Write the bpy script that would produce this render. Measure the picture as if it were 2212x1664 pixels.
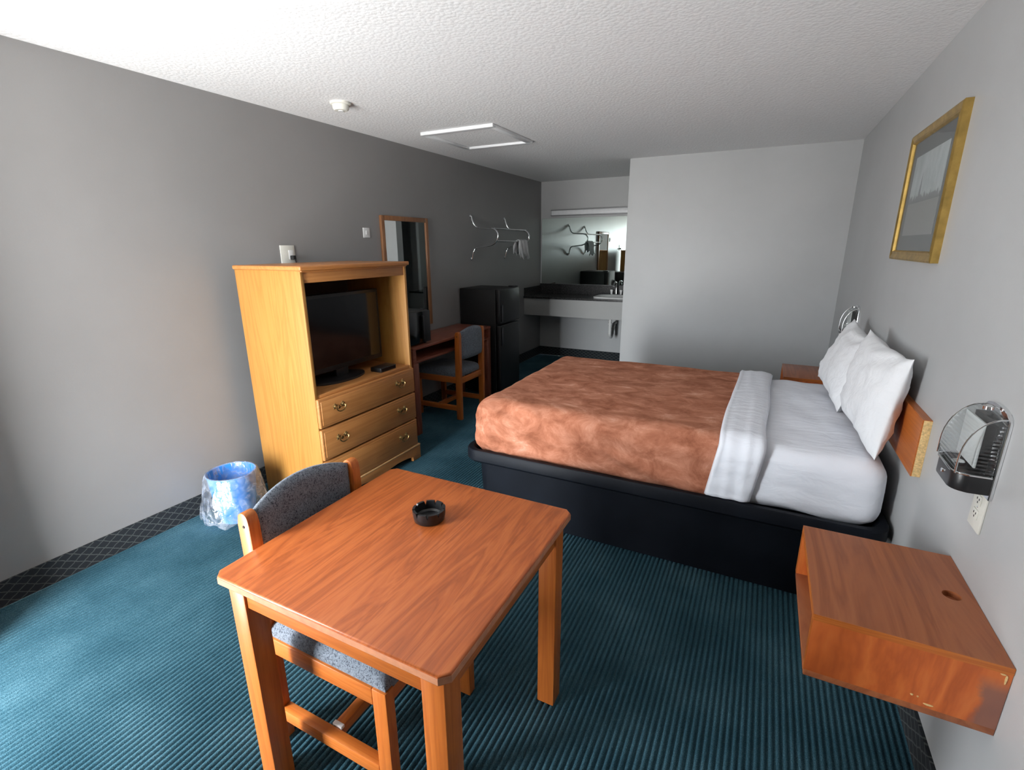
import bpy, bmesh, math, random
from mathutils import Vector, Matrix, noise
random.seed(7)
scene = bpy.context.scene
COL = scene.collection
for o in list(bpy.data.objects):
    bpy.data.objects.remove(o, do_unlink=True)

# ------------------------------------------------------------------ camera
CAM_H = 1.583
cam_d = bpy.data.cameras.new('camera')
cam = bpy.data.objects.new('camera', cam_d); COL.objects.link(cam)
cam_d.sensor_width = 36.0; cam_d.lens = 1062.87 * 36.0 / 2212.0
cam_d.clip_start = 0.02; cam_d.clip_end = 200
RT = (0.8922219819817361, 0.45155757504910937, -0.005974218304566244)
DN = (0.11758766322618154, -0.2450707958155793, -0.9623478822626071)
FW = (-0.43601958250242473, 0.8579254404982327, -0.2717551512305234)
cam.matrix_world = Matrix(((RT[0], -DN[0], -FW[0], 0), (RT[1], -DN[1], -FW[1], 0),
                           (RT[2], -DN[2], -FW[2], CAM_H), (0, 0, 0, 1)))
scene.camera = cam

# ------------------------------------------------------------------ world / exposure
world = bpy.data.worlds.new('daylight'); scene.world = world
world.use_nodes = True
wn = world.node_tree.nodes; wn.clear()
w_out = wn.new('ShaderNodeOutputWorld'); w_bg = wn.new('ShaderNodeBackground')
# overcast sky above the horizon, paler grey paving below it
w_tc = wn.new('ShaderNodeTexCoord'); w_sp = wn.new('ShaderNodeSeparateXYZ'); w_rp = wn.new('ShaderNodeValToRGB')
world.node_tree.links.new(w_tc.outputs['Generated'], w_sp.inputs[0])
w_mr = wn.new('ShaderNodeMapRange'); w_mr.inputs['From Min'].default_value = -1; w_mr.inputs['From Max'].default_value = 1
world.node_tree.links.new(w_sp.outputs['Z'], w_mr.inputs['Value']); world.node_tree.links.new(w_mr.outputs[0], w_rp.inputs[0])
w_rp.color_ramp.elements[0].position = 0.49; w_rp.color_ramp.elements[0].color = (0.78, 0.78, 0.77, 1)
w_rp.color_ramp.elements[1].position = 0.51; w_rp.color_ramp.elements[1].color = (0.90, 0.955, 1.0, 1)
world.node_tree.links.new(w_rp.outputs[0], w_bg.inputs['Color'])
w_bg.inputs['Strength'].default_value = 75.0
world.node_tree.links.new(w_bg.outputs[0], w_out.inputs[0])
vs = scene.view_settings
vs.view_transform = 'Standard'; vs.look = 'None'; vs.gamma = 1.0; vs.use_curve_mapping = False
vs.exposure = -0.2

# room shell dimensions
XL, XR, YF, YB, ZC = -2.957, 0.603, -0.45, 6.76, 2.44
YP, XP, PT = 5.45, -1.39, 0.12            # partition front, its left end, thickness
WX0, WX1, WZ0, WZ1 = -1.40, 0.20, 0.85, 2.12      # window opening in the front wall
DX0, DX1, DZ1 = -2.42, -1.84, 2.04                # open doorway in the front wall

# daylight portals in the openings (they only guide the sampling of the sky)
for nm, x0, x1, z0, z1 in (('window_portal', WX0, WX1, WZ0, WZ1), ('doorway_portal', DX0, DX1, 0.0, DZ1)):
    pl = bpy.data.lights.new(nm, 'AREA'); pl.shape = 'RECTANGLE'
    pl.size = x1 - x0; pl.size_y = z1 - z0; pl.cycles.is_portal = True
    plo = bpy.data.objects.new(nm, pl); COL.objects.link(plo)
    plo.location = ((x0 + x1) / 2, YF - 0.14, (z0 + z1) / 2)
    plo.rotation_euler = (math.radians(90), 0, 0)

# ------------------------------------------------------------------ materials
def new_mat(name):
    m = bpy.data.materials.new(name); m.use_nodes = True
    nt = m.node_tree
    return m, nt, nt.nodes['Principled BSDF']

def node(nt, typ, **kw):
    n = nt.nodes.new(typ)
    for k, v in kw.items():
        if k in ('operation', 'blend_type', 'data_type', 'noise_dimensions', 'feature', 'wave_type', 'bands_direction', 'distance'):
            setattr(n, k, v)
        else:
            n.inputs[k].default_value = v
    return n

def ramp(nt, fac, stops):
    r = nt.nodes.new('ShaderNodeValToRGB')
    els = r.color_ramp.elements
    while len(els) < len(stops): els.new(0.5)
    for e, (p, c) in zip(els, stops):
        e.position = p; e.color = (c[0], c[1], c[2], 1)
    nt.links.new(fac, r.inputs[0]); return r

def coords(nt, scale=(1, 1, 1), loc=(0, 0, 0)):
    t = nt.nodes.new('ShaderNodeTexCoord'); mp = nt.nodes.new('ShaderNodeMapping')
    mp.inputs['Scale'].default_value = scale; mp.inputs['Location'].default_value = loc
    nt.links.new(t.outputs['Object'], mp.inputs[0]); return mp.outputs[0]

def add_bump(nt, b, height, strength, dist):
    bm_ = nt.nodes.new('ShaderNodeBump')
    bm_.inputs['Strength'].default_value = strength; bm_.inputs['Distance'].default_value = dist
    nt.links.new(height, bm_.inputs['Height']); nt.links.new(bm_.outputs[0], b.inputs['Normal'])

def plain(name, col, rough=0.5, metal=0.0, spec=0.5, var=0.06, nscale=30, bump=0.0, bscale=200, coat=0.0, sheen=0.0):
    m, nt, b = new_mat(name)
    n = node(nt, 'ShaderNodeTexNoise', Scale=nscale, Detail=4.0)
    nt.links.new(coords(nt), n.inputs['Vector'])
    lo = tuple(c * (1 - var) for c in col); hi = tuple(min(1, c * (1 + var)) for c in col)
    r = ramp(nt, n.outputs['Fac'], [(0.3, lo), (0.7, hi)])
    nt.links.new(r.outputs[0], b.inputs['Base Color'])
    b.inputs['Roughness'].default_value = rough; b.inputs['Metallic'].default_value = metal
    b.inputs['Specular IOR Level'].default_value = spec
    b.inputs['Coat Weight'].default_value = coat
    b.inputs['Sheen Weight'].default_value = sheen
    if bump:
        n2 = node(nt, 'ShaderNodeTexNoise', Scale=bscale, Detail=3.0)
        nt.links.new(coords(nt), n2.inputs['Vector'])
        add_bump(nt, b, n2.outputs['Fac'], bump, 0.004)
    return m

def wood(name, stops, grain='y', across=14, along=0.9, rough=0.35, fine=0.35, seed=0.0, coat=0.0, distort=1.2):
    m, nt, b = new_mat(name)
    def sc(a, l): return {'x': (l, a, a), 'y': (a, l, a), 'z': (a, a, l)}[grain]
    c1 = coords(nt, sc(across, along), (seed, seed * 1.7, seed * 0.6))
    n1 = node(nt, 'ShaderNodeTexNoise', Scale=1.0, Detail=5.0, Roughness=0.55, Distortion=distort)
    nt.links.new(c1, n1.inputs['Vector'])
    # ring lines : frac of the noise, as in sliced veneer
    mul = node(nt, 'ShaderNodeMath', operation='MULTIPLY'); mul.inputs[1].default_value = 7.0
    nt.links.new(n1.outputs['Fac'], mul.inputs[0])
    pp = node(nt, 'ShaderNodeMath', operation='PINGPONG'); pp.inputs[1].default_value = 0.5
    nt.links.new(mul.outputs[0], pp.inputs[0])
    c2 = coords(nt, sc(across * 14, along * 4), (seed * 3, 0, 1))
    n2 = node(nt, 'ShaderNodeTexNoise', Scale=1.0, Detail=3.0)
    nt.links.new(c2, n2.inputs['Vector'])
    mx = node(nt, 'ShaderNodeMix', data_type='FLOAT'); mx.inputs[0].default_value = fine
    a2 = node(nt, 'ShaderNodeMath', operation='MULTIPLY_ADD'); a2.inputs[1].default_value = 0.9; a2.inputs[2].default_value = 0.28
    nt.links.new(pp.outputs[0], a2.inputs[0])
    nt.links.new(a2.outputs[0], mx.inputs[2]); nt.links.new(n2.outputs['Fac'], mx.inputs[3])
    r = ramp(nt, mx.outputs[0], stops)
    nt.links.new(r.outputs[0], b.inputs['Base Color'])
    b.inputs['Roughness'].default_value = rough
    b.inputs['Coat Weight'].default_value = coat
    add_bump(nt, b, n2.outputs['Fac'], 0.08, 0.001)
    return m

MAT = {}
# wall paint: satin grey, faint roller texture and scuffs
def wall_paint(name, col, rough=0.42):
    m, nt, b = new_mat(name)
    n = node(nt, 'ShaderNodeTexNoise', Scale=1.3, Detail=6.0, Roughness=0.6)
    nt.links.new(coords(nt), n.inputs['Vector'])
    r = ramp(nt, n.outputs['Fac'], [(0.35, tuple(c * 0.955 for c in col)), (0.65, tuple(c * 1.03 for c in col))])
    nt.links.new(r.outputs[0], b.inputs['Base Color'])
    b.inputs['Roughness'].default_value = rough; b.inputs['Specular IOR Level'].default_value = 0.4
    n2 = node(nt, 'ShaderNodeTexNoise', Scale=140.0, Detail=2.0)
    nt.links.new(coords(nt), n2.inputs['Vector'])
    add_bump(nt, b, n2.outputs['Fac'], 0.06, 0.003)
    return m
MAT['wall'] = wall_paint('shaded_grey_wall_paint', (0.265, 0.258, 0.255))  # wall paint darkened to put the left wall's shade into its colour
MAT['wall_lit'] = wall_paint('lit_grey_wall_paint', (0.46, 0.465, 0.465))  # lighter copy of the same paint, brightness of the lit walls coloured in
MAT['apron'] = wall_paint('grey_laminate', (0.38, 0.38, 0.37))

def ceiling_mat():
    m, nt, b = new_mat('popcorn_ceiling')
    b.inputs['Base Color'].default_value = (0.70, 0.70, 0.69, 1)
    b.inputs['Roughness'].default_value = 0.95; b.inputs['Specular IOR Level'].default_value = 0.1
    n1 = node(nt, 'ShaderNodeTexNoise', Scale=75.0, Detail=4.0, Roughness=0.7)
    v = node(nt, 'ShaderNodeTexVoronoi', Scale=55.0)
    nt.links.new(coords(nt), n1.inputs['Vector']); nt.links.new(coords(nt), v.inputs['Vector'])
    sb = node(nt, 'ShaderNodeMath', operation='SUBTRACT')
    nt.links.new(n1.outputs['Fac'], sb.inputs[0]); nt.links.new(v.outputs['Distance'], sb.inputs[1])
    r = ramp(nt, n1.outputs['Fac'], [(0.3, (0.80, 0.80, 0.80)), (0.7, (0.89, 0.89, 0.89))])
    nt.links.new(r.outputs[0], b.inputs['Base Color'])
    add_bump(nt, b, sb.outputs[0], 0.35, 0.005)
    return m
MAT['ceiling'] = ceiling_mat()

def carpet_mat():
    m, nt, b = new_mat('ribbed_teal_carpet')
    n1 = node(nt, 'ShaderNodeTexNoise', Scale=420.0, Detail=3.0)
    n2 = node(nt, 'ShaderNodeTexNoise', Scale=3.0, Detail=5.0)
    nt.links.new(coords(nt), n1.inputs['Vector']); nt.links.new(coords(nt), n2.inputs['Vector'])
    mx = node(nt, 'ShaderNodeMix', data_type='FLOAT'); mx.inputs[0].default_value = 0.35
    nt.links.new(n1.outputs['Fac'], mx.inputs[2]); nt.links.new(n2.outputs['Fac'], mx.inputs[3])
    r = ramp(nt, mx.outputs[0], [(0.32, (0.010, 0.038, 0.055)), (0.50, (0.026, 0.078, 0.106)), (0.66, (0.085, 0.172, 0.210))])
    nt.links.new(r.outputs[0], b.inputs['Base Color'])
    b.inputs['Roughness'].default_value = 0.95; b.inputs['Specular IOR Level'].default_value = 0.15
    b.inputs['Sheen Weight'].default_value = 0.0
    add_bump(nt, b, n1.outputs['Fac'], 0.6, 0.004)
    return m
MAT['carpet'] = carpet_mat()

def base_mat(axis):
    """dark carpet base with a pale lattice woven in; axis = direction along the wall"""
    m, nt, b = new_mat('lattice_base_' + axis)
    t = nt.nodes.new('ShaderNodeTexCoord')
    wob = node(nt, 'ShaderNodeTexNoise', Scale=38.0, Detail=2.0)
    nt.links.new(t.outputs['Object'], wob.inputs['Vector'])
    sp = nt.nodes.new('ShaderNodeSeparateXYZ'); nt.links.new(t.outputs['Object'], sp.inputs[0])
    u = sp.outputs['Y' if axis == 'y' else 'X']; z = sp.outputs['Z']
    def line(sign):
        zz = node(nt, 'ShaderNodeMath', operation='MULTIPLY'); zz.inputs[1].default_value = 1.5 * sign
        nt.links.new(z, zz.inputs[0])
        ad = node(nt, 'ShaderNodeMath', operation='ADD'); nt.links.new(u, ad.inputs[0]); nt.links.new(zz.outputs[0], ad.inputs[1])
        wb = node(nt, 'ShaderNodeMath', operation='MULTIPLY_ADD'); wb.inputs[1].default_value = 0.02
        nt.links.new(wob.outputs['Fac'], wb.inputs[0]); nt.links.new(ad.outputs[0], wb.inputs[2])
        pp = node(nt, 'ShaderNodeMath', operation='PINGPONG'); pp.inputs[1].default_value = 0.032
        nt.links.new(wb.outputs[0], pp.inputs[0])
        lt = node(nt, 'ShaderNodeMath', operation='LESS_THAN'); lt.inputs[1].default_value = 0.0042
        nt.links.new(pp.outputs[0], lt.inputs[0]); return lt.outputs[0]
    mxm = node(nt, 'ShaderNodeMath', operation='MAXIMUM')
    nt.links.new(line(1), mxm.inputs[0]); nt.links.new(line(-1), mxm.inputs[1])
    r = ramp(nt, mxm.outputs[0], [(0.0, (0.010, 0.013, 0.017)), (1.0, (0.062, 0.07, 0.068))])
    nt.links.new(r.outputs[0], b.inputs['Base Color'])
    b.inputs['Roughness'].default_value = 0.9
    return m
MAT['base_y'] = base_mat('y'); MAT['base_x'] = base_mat('x')

CH = [(0.18, (0.25, 0.055, 0.013)), (0.5, (0.45, 0.108, 0.025)), (0.8, (0.58, 0.165, 0.042))]
MAT['table_top'] = wood('cherry_laminate_top', CH, 'y', 9, 0.85, 0.34, 0.3, 2.0, coat=0.05, distort=1.6)
CW = [(0.2, (0.34, 0.080, 0.012)), (0.5, (0.46, 0.125, 0.020)), (0.8, (0.54, 0.165, 0.032))]
MAT['cherry_z'] = wood('cherry_wood_upright', CW, 'z', 16, 0.8, 0.35, 0.4, 4.0)
MAT['cherry_x'] = wood('cherry_wood_rail', CW, 'x', 16, 0.8, 0.35, 0.4, 6.0)
MAT['cherry_y'] = wood('cherry_wood_side_rail', CW, 'y', 16, 0.8, 0.35, 0.4, 8.0)
MAT['edge_band'] = plain('worn_lit_table_edge_band', (0.55, 0.24, 0.13), 0.3, var=0.15, nscale=40)  # worn edge, paled so the colour carries the edge highlight
NS = [(0.15, (0.20, 0.055, 0.02)), (0.5, (0.33, 0.10, 0.036)), (0.85, (0.40, 0.135, 0.05))]
MAT['ns_top'] = wood('cherry_laminate_nightstand', NS, 'y', 6, 0.9, 0.4, 0.25, 11.0)
PN = [(0.2, (0.33, 0.135, 0.026)), (0.5, (0.39, 0.178, 0.038)), (0.8, (0.43, 0.21, 0.05))]
MAT['pine_z'] = wood('yellow_pine_upright', PN, 'z', 9, 0.5, 0.42, 0.3, 3.0)
PD = [(0.2, (0.34, 0.13, 0.035)), (0.5, (0.42, 0.175, 0.05)), (0.8, (0.48, 0.215, 0.065))]
MAT['pine_y'] = wood('pine_drawer_front', PD, 'y', 9, 0.5, 0.42, 0.3, 5.0)
MAT['pine_edge'] = plain('pine_moulded_edge', (0.62, 0.36, 0.16), 0.4, var=0.12)
MAT['pine_top'] = wood('reddish_pine_top', [(0.2, (0.36, 0.13, 0.03)), (0.5, (0.45, 0.18, 0.05)), (0.8, (0.52, 0.22, 0.07))], 'y', 9, 0.5, 0.35, 0.3, 7.0)
MAT['pine_back'] = plain('shaded_hardboard_back', (0.05, 0.022, 0.014), 0.7)  # shade inside the cabinet put into the panel's colour
MAT['desk'] = wood('dark_cherry_desk', [(0.2, (0.13, 0.036, 0.022)), (0.5, (0.22, 0.065, 0.038)), (0.8, (0.27, 0.085, 0.05))], 'y', 10, 0.7, 0.35, 0.3, 9.0)
MAT['desk_z'] = wood('dark_cherry_desk_leg', [(0.2, (0.13, 0.036, 0.022)), (0.5, (0.22, 0.065, 0.038)), (0.8, (0.27, 0.085, 0.05))], 'z', 10, 0.7, 0.35, 0.3, 9.0)
MAT['walnut'] = wood('walnut_mirror_frame', [(0.2, (0.17, 0.07, 0.03)), (0.5, (0.27, 0.12, 0.05)), (0.8, (0.34, 0.16, 0.07))], 'z', 20, 0.8, 0.4, 0.3, 1.0)
MAT['particle'] = plain('raw_particle_board', (0.66, 0.45, 0.20), 0.8, var=0.25, nscale=150)
MAT['black'] = plain('black_plastic', (0.012, 0.012, 0.013), 0.35, var=0.1)
MAT['black_matte'] = plain('black_matte_plastic', (0.010, 0.011, 0.014), 0.5, var=0.15, nscale=10)
MAT['bed_black'] = plain('black_moulded_bed_base', (0.006, 0.0075, 0.011), 0.5, spec=0.12, var=0.2, nscale=6, bump=0.1, bscale=300)
MAT['screen'] = plain('tv_screen', (0.004, 0.004, 0.005), 0.12, var=0.05)
MAT['fridge'] = plain('black_fridge_shell', (0.006, 0.006, 0.007), 0.5, var=0.2, bump=0.15, bscale=500)
MAT['chrome'] = plain('chrome', (0.78, 0.79, 0.80), 0.12, 1.0, var=0.03)
MAT['brass'] = plain('antique_brass', (0.30, 0.19, 0.075), 0.35, 1.0, var=0.35, nscale=90)
MAT['ivory'] = plain('ivory_plastic', (0.74, 0.73, 0.66), 0.4, var=0.03)
MAT['white_plastic'] = plain('white_plastic', (0.78, 0.78, 0.77), 0.4, var=0.03)
MAT['white_paint'] = plain('white_gloss_paint', (0.80, 0.81, 0.82), 0.4, var=0.03)
MAT['dark_hole'] = plain('dark_slot', (0.02, 0.02, 0.02), 0.8)
MAT['gold'] = plain('gold_frame', (0.46, 0.30, 0.085), 0.38, 0.75, var=0.2, nscale=25)
MAT['gold_dark'] = plain('dark_gold_lip', (0.20, 0.13, 0.045), 0.45, 0.6, var=0.2)
MAT['mat_board'] = plain('grey_mat_board', (0.115, 0.115, 0.115), 0.9, var=0.05)
MAT['porcelain'] = plain('white_porcelain', (0.80, 0.80, 0.79), 0.15, var=0.02)
MAT['pvc'] = plain('white_pvc_pipe', (0.74, 0.74, 0.72), 0.4, var=0.03)
MAT['curtain'] = plain('lined_curtain', (0.55, 0.52, 0.46), 0.9, var=0.1, nscale=8)
def sheer_mat():
    m, nt, b = new_mat('sheer_white_curtain')
    nt.nodes.remove(b); out = nt.nodes['Material Output']
    n = node(nt, 'ShaderNodeTexNoise', Scale=300.0, Detail=2.0); nt.links.new(coords(nt), n.inputs['Vector'])
    r = ramp(nt, n.outputs['Fac'], [(0.3, (0.80, 0.80, 0.78)), (0.7, (0.88, 0.88, 0.86))])
    tl = nt.nodes.new('ShaderNodeBsdfTranslucent'); df = nt.nodes.new('ShaderNodeBsdfDiffuse')
    nt.links.new(r.outputs[0], tl.inputs[0]); nt.links.new(r.outputs[0], df.inputs[0])
    mx = nt.nodes.new('ShaderNodeMixShader'); mx.inputs[0].default_value = 0.35
    nt.links.new(tl.outputs[0], mx.inputs[1]); nt.links.new(df.outputs[0], mx.inputs[2])
    nt.links.new(mx.outputs[0], out.inputs['Surface']); return m
MAT['sheer'] = sheer_mat()
MAT['towel'] = plain('white_cotton_cloth', (0.72, 0.72, 0.72), 0.9, var=0.06, bump=0.3, bscale=300)
MAT['blue_bin'] = plain('blue_bin_plastic', (0.04, 0.22, 0.62), 0.35, var=0.08)
MAT['rubber'] = plain('grey_metal_fixture', (0.30, 0.30, 0.31), 0.45, 0.4)
MAT['alu'] = plain('aluminium_window_frame', (0.5, 0.5, 0.5), 0.4, 0.8)

def mirror_mat(name, tint):
    m, nt, b = new_mat(name)
    n = node(nt, 'ShaderNodeTexNoise', Scale=2.0, Detail=2.0)
    nt.links.new(coords(nt), n.inputs['Vector'])
    r = ramp(nt, n.outputs['Fac'], [(0.3, tuple(c * 0.98 for c in tint)), (0.7, tint)])
    nt.links.new(r.outputs[0], b.inputs['Base Color'])
    b.inputs['Metallic'].default_value = 1.0; b.inputs['Roughness'].default_value = 0.015
    return m
MAT['mirror'] = mirror_mat('silver_mirror', (0.86, 0.88, 0.87))
MAT['mirror_green'] = mirror_mat('greenish_mirror', (0.76, 0.86, 0.82))

def clear(name, tint, gloss, rough, bump_kind=None, diffuse=0.0, bscale=30, bstr=0.3, fmax=0.9):
    """thin clear plastic / glass: transparent + fresnel gloss (+ some haze)"""
    m, nt, b = new_mat(name)
    nt.nodes.remove(b)
    out = nt.nodes['Material Output']
    tr = nt.nodes.new('ShaderNodeBsdfTransparent'); tr.inputs[0].default_value = (*tint, 1)
    gl = nt.nodes.new('ShaderNodeBsdfGlossy'); gl.inputs['Roughness'].default_value = rough
    lw = nt.nodes.new('ShaderNodeLayerWeight'); lw.inputs['Blend'].default_value = 0.5
    pw = node(nt, 'ShaderNodeMath', operation='POWER'); pw.inputs[1].default_value = 5.0; nt.links.new(lw.outputs['Facing'], pw.inputs[0])
    fr = node(nt, 'ShaderNodeMath', operation='MULTIPLY_ADD'); fr.inputs[1].default_value = fmax; fr.inputs[2].default_value = 0.04; nt.links.new(pw.outputs[0], fr.inputs[0])
    ad = node(nt, 'ShaderNodeMath', operation='ADD'); ad.inputs[1].default_value = gloss
    nt.links.new(fr.outputs[0], ad.inputs[0])
    mx = nt.nodes.new('ShaderNodeMixShader')
    nt.links.new(ad.outputs[0], mx.inputs[0]); nt.links.new(tr.outputs[0], mx.inputs[1]); nt.links.new(gl.outputs[0], mx.inputs[2])
    last = mx.outputs[0]
    if diffuse:
        df = nt.nodes.new('ShaderNodeBsdfDiffuse'); df.inputs[0].default_value = (0.9, 0.92, 0.95, 1)
        tl = nt.nodes.new('ShaderNodeBsdfTranslucent'); tl.inputs[0].default_value = (0.9, 0.92, 0.95, 1)
        m3 = nt.nodes.new('ShaderNodeMixShader'); m3.inputs[0].default_value = 0.4
        nt.links.new(df.outputs[0], m3.inputs[1]); nt.links.new(tl.outputs[0], m3.inputs[2])
        n = node(nt, 'ShaderNodeTexNoise', Scale=bscale, Detail=4.0, Distortion=2.0)
        nt.links.new(coords(nt), n.inputs['Vector'])
        rr = ramp(nt, n.outputs['Fac'], [(0.38, (0.05, 0.05, 0.05)), (0.66, (diffuse,) * 3)])
        m2 = nt.nodes.new('ShaderNodeMixShader')
        nt.links.new(rr.outputs[0], m2.inputs[0]); nt.links.new(last, m2.inputs[1]); nt.links.new(m3.outputs[0], m2.inputs[2])
        last = m2.outputs[0]
    if bump_kind:
        if bump_kind == 'rib':
            h = node(nt, 'ShaderNodeTexWave', Scale=bscale, wave_type='BANDS', bands_direction='Z')
            hs = h.outputs['Fac']
        else:
            h = node(nt, 'ShaderNodeTexNoise', Scale=bscale, Detail=3.0, Distortion=1.5); hs = h.outputs['Fac']
        nt.links.new(coords(nt), h.inputs['Vector'])
        bp = nt.nodes.new('ShaderNodeBump'); bp.inputs['Strength'].default_value = bstr; bp.inputs['Distance'].default_value = 0.01
        nt.links.new(hs, bp.inputs['Height']); nt.links.new(bp.outputs[0], gl.inputs['Normal'])
    nt.links.new(last, out.inputs['Surface'])
    return m
MAT['glass'] = clear('window_glass', (0.95, 0.97, 0.97), 0.0, 0.0, 'noise', bscale=1, bstr=0.01)
MAT['shade'] = clear('clear_ribbed_shade', (0.94, 0.955, 0.955), 0.03, 0.12, 'rib', bscale=30, bstr=0.35, fmax=0.6)
MAT['bag'] = clear('clear_bin_liner', (0.93, 0.96, 0.98), 0.08, 0.2, 'noise', diffuse=0.3, bscale=14, bstr=0.8)
MAT['pic_glass'] = clear('picture_glass', (0.97, 0.98, 0.98), 0.0, 0.04, 'noise', bscale=1, bstr=0.01, fmax=0.5)

def fabric_mat():
    m, nt, b = new_mat('speckled_grey_upholstery')
    v = node(nt, 'ShaderNodeTexNoise', Scale=95.0, Detail=2.0, Distortion=2.5)
    n = node(nt, 'ShaderNodeTexNoise', Scale=600.0, Detail=2.0)
    nt.links.new(coords(nt), v.inputs['Vector']); nt.links.new(coords(nt), n.inputs['Vector'])
    r = ramp(nt, v.outputs['Fac'], [(0.36, (0.028, 0.034, 0.050)), (0.45, (0.115, 0.135, 0.165)), (0.7, (0.19, 0.215, 0.25))])
    nt.links.new(r.outputs[0], b.inputs['Base Color'])
    b.inputs['Roughness'].default_value = 0.95; b.inputs['Sheen Weight'].default_value = 0.15
    add_bump(nt, b, n.outputs['Fac'], 0.4, 0.002)
    return m
MAT['fabric'] = fabric_mat()

def blanket_mat():
    m, nt, b = new_mat('copper_plush_blanket')
    n1 = node(nt, 'ShaderNodeTexNoise', Scale=6.5, Detail=8.0, Roughness=0.68, Distortion=0.5)
    n2 = node(nt, 'ShaderNodeTexNoise', Scale=500.0, Detail=2.0)
    nt.links.new(coords(nt, (1.0, 1.5, 1.2)), n1.inputs['Vector']); nt.links.new(coords(nt), n2.inputs['Vector'])
    r = ramp(nt, n1.outputs['Fac'], [(0.34, (0.26, 0.092, 0.050)), (0.5, (0.41, 0.160, 0.094)), (0.60, (0.52, 0.23, 0.145)), (0.70, (0.66, 0.36, 0.26))])
    nt.links.new(r.outputs[0], b.inputs['Base Color'])
    b.inputs['Roughness'].default_value = 1.0; b.inputs['Specular IOR Level'].default_value = 0.03
    b.inputs['Sheen Weight'].default_value = 0.05; b.inputs['Sheen Roughness'].default_value = 0.4
    b.inputs['Sheen Tint'].default_value = (1.0, 0.66, 0.48, 1)
    ad = node(nt, 'ShaderNodeMath', operation='MULTIPLY_ADD'); ad.inputs[1].default_value = 0.15
    nt.links.new(n2.outputs['Fac'], ad.inputs[0]); nt.links.new(n1.outputs['Fac'], ad.inputs[2])
    add_bump(nt, b, ad.outputs[0], 0.25, 0.02)
    return m
MAT['blanket'] = blanket_mat()

def sheet_mat(name, col):
    m, nt, b = new_mat(name)
    n1 = node(nt, 'ShaderNodeTexNoise', Scale=7.0, Detail=4.0, Distortion=0.8)
    nt.links.new(coords(nt, (1.0, 2.5, 2.0)), n1.inputs['Vector'])
    r = ramp(nt, n1.outputs['Fac'], [(0.3, tuple(c * 0.97 for c in col)), (0.7, col)])
    nt.links.new(r.outputs[0], b.inputs['Base Color'])
    b.inputs['Roughness'].default_value = 0.85; b.inputs['Specular IOR Level'].default_value = 0.2
    add_bump(nt, b, n1.outputs['Fac'], 0.22, 0.03)
    return m
MAT['sheet'] = sheet_mat('white_bed_sheet', (0.84, 0.86, 0.92))
MAT['pillow'] = sheet_mat('white_pillowcase', (0.86, 0.87, 0.89))

def granite_mat():
    m, nt, b = new_mat('dark_granite_laminate')
    v = node(nt, 'ShaderNodeTexVoronoi', Scale=110.0)
    nt.links.new(coords(nt), v.inputs['Vector'])
    r = ramp(nt, v.outputs['Distance'], [(0.1, (0.16, 0.15, 0.14)), (0.3, (0.035, 0.034, 0.034)), (0.7, (0.018, 0.018, 0.019))])
    nt.links.new(r.outputs[0], b.inputs['Base Color']); b.inputs['Roughness'].default_value = 0.22
    return m
MAT['granite'] = granite_mat()

def ns_front_mat():
    """nightstand face: reddish veneer with a grey rubbed patch at the wall end"""
    m = wood('nightstand_front', [(0.2, (0.36, 0.070, 0.014)), (0.5, (0.54, 0.120, 0.024)), (0.85, (0.66, 0.18, 0.040))], 'z', 6, 1.2, 0.4, 0.2, 14.0, distort=0.4)
    nt = m.node_tree; b = nt.nodes['Principled BSDF']
    src = b.inputs['Base Color'].links[0].from_socket
    t = nt.nodes.new('ShaderNodeTexCoord'); sp = nt.nodes.new('ShaderNodeSeparateXYZ'); nt.links.new(t.outputs['Object'], sp.inputs[0])
    n = node(nt, 'ShaderNodeTexNoise', Scale=14.0, Detail=5.0); nt.links.new(t.outputs['Object'], n.inputs['Vector'])
    a = node(nt, 'ShaderNodeMath', operation='MULTIPLY_ADD'); a.inputs[1].default_value = 0.10
    nt.links.new(n.outputs['Fac'], a.inputs[0]); nt.links.new(sp.outputs['X'], a.inputs[2])
    mr = nt.nodes.new('ShaderNodeMapRange'); mr.inputs['From Min'].default_value = 0.185; mr.inputs['From Max'].default_value = 0.20
    nt.links.new(a.outputs[0], mr.inputs['Value'])
    mz = nt.nodes.new('ShaderNodeMapRange'); mz.inputs['From Min'].default_value = 0.16; mz.inputs['From Max'].default_value = 0.12
    nt.links.new(sp.outputs['Z'], mz.inputs['Value'])
    ml = node(nt, 'ShaderNodeMath', operation='MULTIPLY'); nt.links.new(mr.outputs[0], ml.inputs[0]); nt.links.new(mz.outputs[0], ml.inputs[1])
    m8 = node(nt, 'ShaderNodeMath', operation='MULTIPLY'); m8.inputs[1].default_value = 0.75; nt.links.new(ml.outputs[0], m8.inputs[0])
    mx = nt.nodes.new('ShaderNodeMixRGB'); nt.links.new(m8.outputs[0], mx.inputs[0]); nt.links.new(src, mx.inputs[1])
    mx.inputs[2].default_value = (0.17, 0.10, 0.085, 1)
    nt.links.new(mx.outputs[0], b.inputs['Base Color'])
    return m
MAT['ns_front'] = ns_front_mat()

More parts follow.
